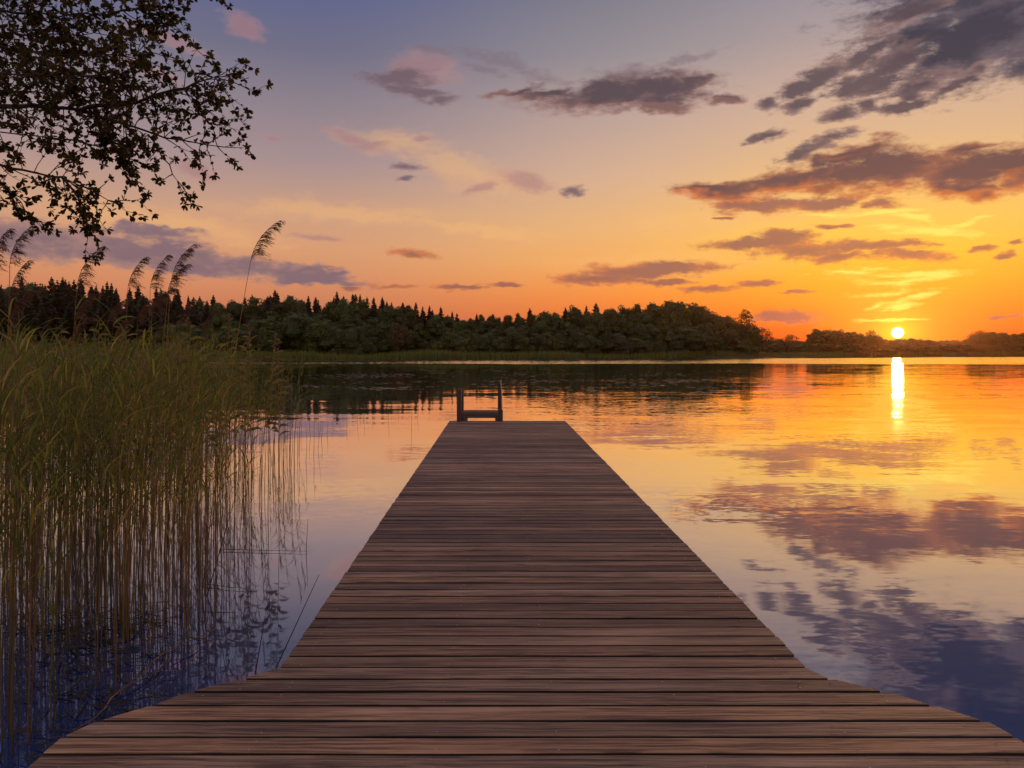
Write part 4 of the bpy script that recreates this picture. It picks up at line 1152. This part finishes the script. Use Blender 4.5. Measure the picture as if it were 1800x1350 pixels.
D0 = 5.3
bough([(-60, 178, 0), (0, 187, 0), (60, 187, .0), (135, 195, .05), (215, 214, .05), (290, 240, .1), (350, 251, .15), (382, 257, .15)], D0, .034, (.25, 0, 3.2), .95, start=.38, rend=.2)
bough([(135, 195, .05), (175, 188, .0), (240, 178, -.1), (300, 160, -.1), (345, 150, -.1), (378, 135, -.1)], D0, .016, None, 1.25)
bough([(-60, 280, .2), (0, 290, .2), (60, 303, .1), (110, 315, .1), (150, 330, .05), (190, 352, .0)], D0, .026, (.2, 0, 2.7), .6, start=.3, rend=.25)
bough([(110, 315, .1), (138, 348, .1), (152, 375, .1), (155, 402, .1)], D0, .009, None, .75, tl=(.07, .2))
bough([(-60, 60, .3), (0, 80, .3), (80, 95, .2), (150, 100, .1), (215, 97, .1), (262, 92, .1)], D0, .022, (.3, 0, 4.2), 1.4, start=.3, rend=.25)
bough([(-60, 10, .1), (0, 20, .1), (100, 28, .1), (190, 26, .1), (265, 12, .1)], D0, .02, (.32, 0, 4.4), 1.3, start=.3, rend=.25)
bough([(-60, 135, -.3), (0, 130, -.3), (90, 142, -.3), (170, 132, -.3), (215, 128, -.3)], D0, .018, (.27, 0, 3.5), 1.3, start=.3, rend=.25)
bough([(-60, 225, -.2), (0, 232, -.2), (70, 236, -.2), (130, 246, -.2), (165, 255, -.2)], D0, .015, (.23, 0, 3.0), .8, start=.3, rend=.25, tl=(.1, .24))
bough([(-60, 320, 0), (0, 332, 0), (28, 350, 0), (42, 368, 0)], D0, .012, (.2, 0, 2.5), .9, start=.3, tl=(.07, .2))
bough([(185, 208, .05), (192, 240, .0), (208, 268, .0), (218, 285, .0)], D0, .009, None, 1.1, tl=(.08, .2))
bough([(262, 232, .1), (275, 262, .1), (298, 292, .1), (312, 318, .1)], D0, .008, None, .55, tl=(.06, .16))
bough([(-60, -60, .2), (60, -40, .2), (170, -42, .2), (255, -22, .1)], D0, .02, (.34, .1, 5.0), 1.3, start=.3)
bough([(-60, 100, .6), (20, 60, .6), (110, 60, .5), (190, 62, .5)], D0, .016, (.3, 0, 4.0), 1.2, start=.3)
bough([(-60, 170, .5), (20, 160, .5), (110, 165, .5), (160, 170, .5)], D0, .014, (.27, 0, 3.4), 1.0, start=.3)
bough([(-60, -150, .2), (150, -110, .2), (300, -60, .1), (352, -22, .1)], D0, .018, (.33, .1, 5.6), .4, start=.5, tl=(.08, .2))
fo = link('foliage', mesh('foliage', lv, lfc, [M['overleaf']]), ot)
print('LEAVES', len(lv) // 8, 'REEDS', cnt)

# ================================================================== AIR
q = MB(); q.box(-700, 900, -60, 1000, -2.7, 70)
hm = bpy.data.materials.new('evening_air'); hm.use_nodes = True; HT = NT(hm.node_tree)
pv = HT.n('ShaderNodeVolumePrincipled'); pv.inputs['Color'].default_value = (1.0, 0.5, 0.24, 1); pv.inputs['Density'].default_value = 0.00008; pv.inputs['Anisotropy'].default_value = 0.86
ho = HT.n('ShaderNodeOutputMaterial'); HT.link(pv.outputs[0], ho.inputs['Volume'])
tag(q.obj('haze', hm), 'thin evening haze over the lake', 'haze', kind='stuff')
# ================================================================== RENDER SETTINGS
vs = SC.view_settings
SC.display_settings.display_device = 'sRGB'
vs.view_transform = 'Standard'; vs.look = 'None'; vs.exposure = 0.0; vs.gamma = 1.0; vs.use_curve_mapping = False
cy = SC.cycles
cy.use_denoising = True
try:
    cy.denoiser = 'OPENIMAGEDENOISE'; cy.denoising_input_passes = 'RGB_ALBEDO_NORMAL'
except Exception: pass
cy.max_bounces = 6; cy.diffuse_bounces = 2; cy.glossy_bounces = 3; cy.transmission_bounces = 3; cy.volume_bounces = 0
cy.caustics_reflective = False; cy.caustics_refractive = False
cy.sample_clamp_indirect = 4.0
cy.use_adaptive_sampling = True; cy.adaptive_threshold = 0.01
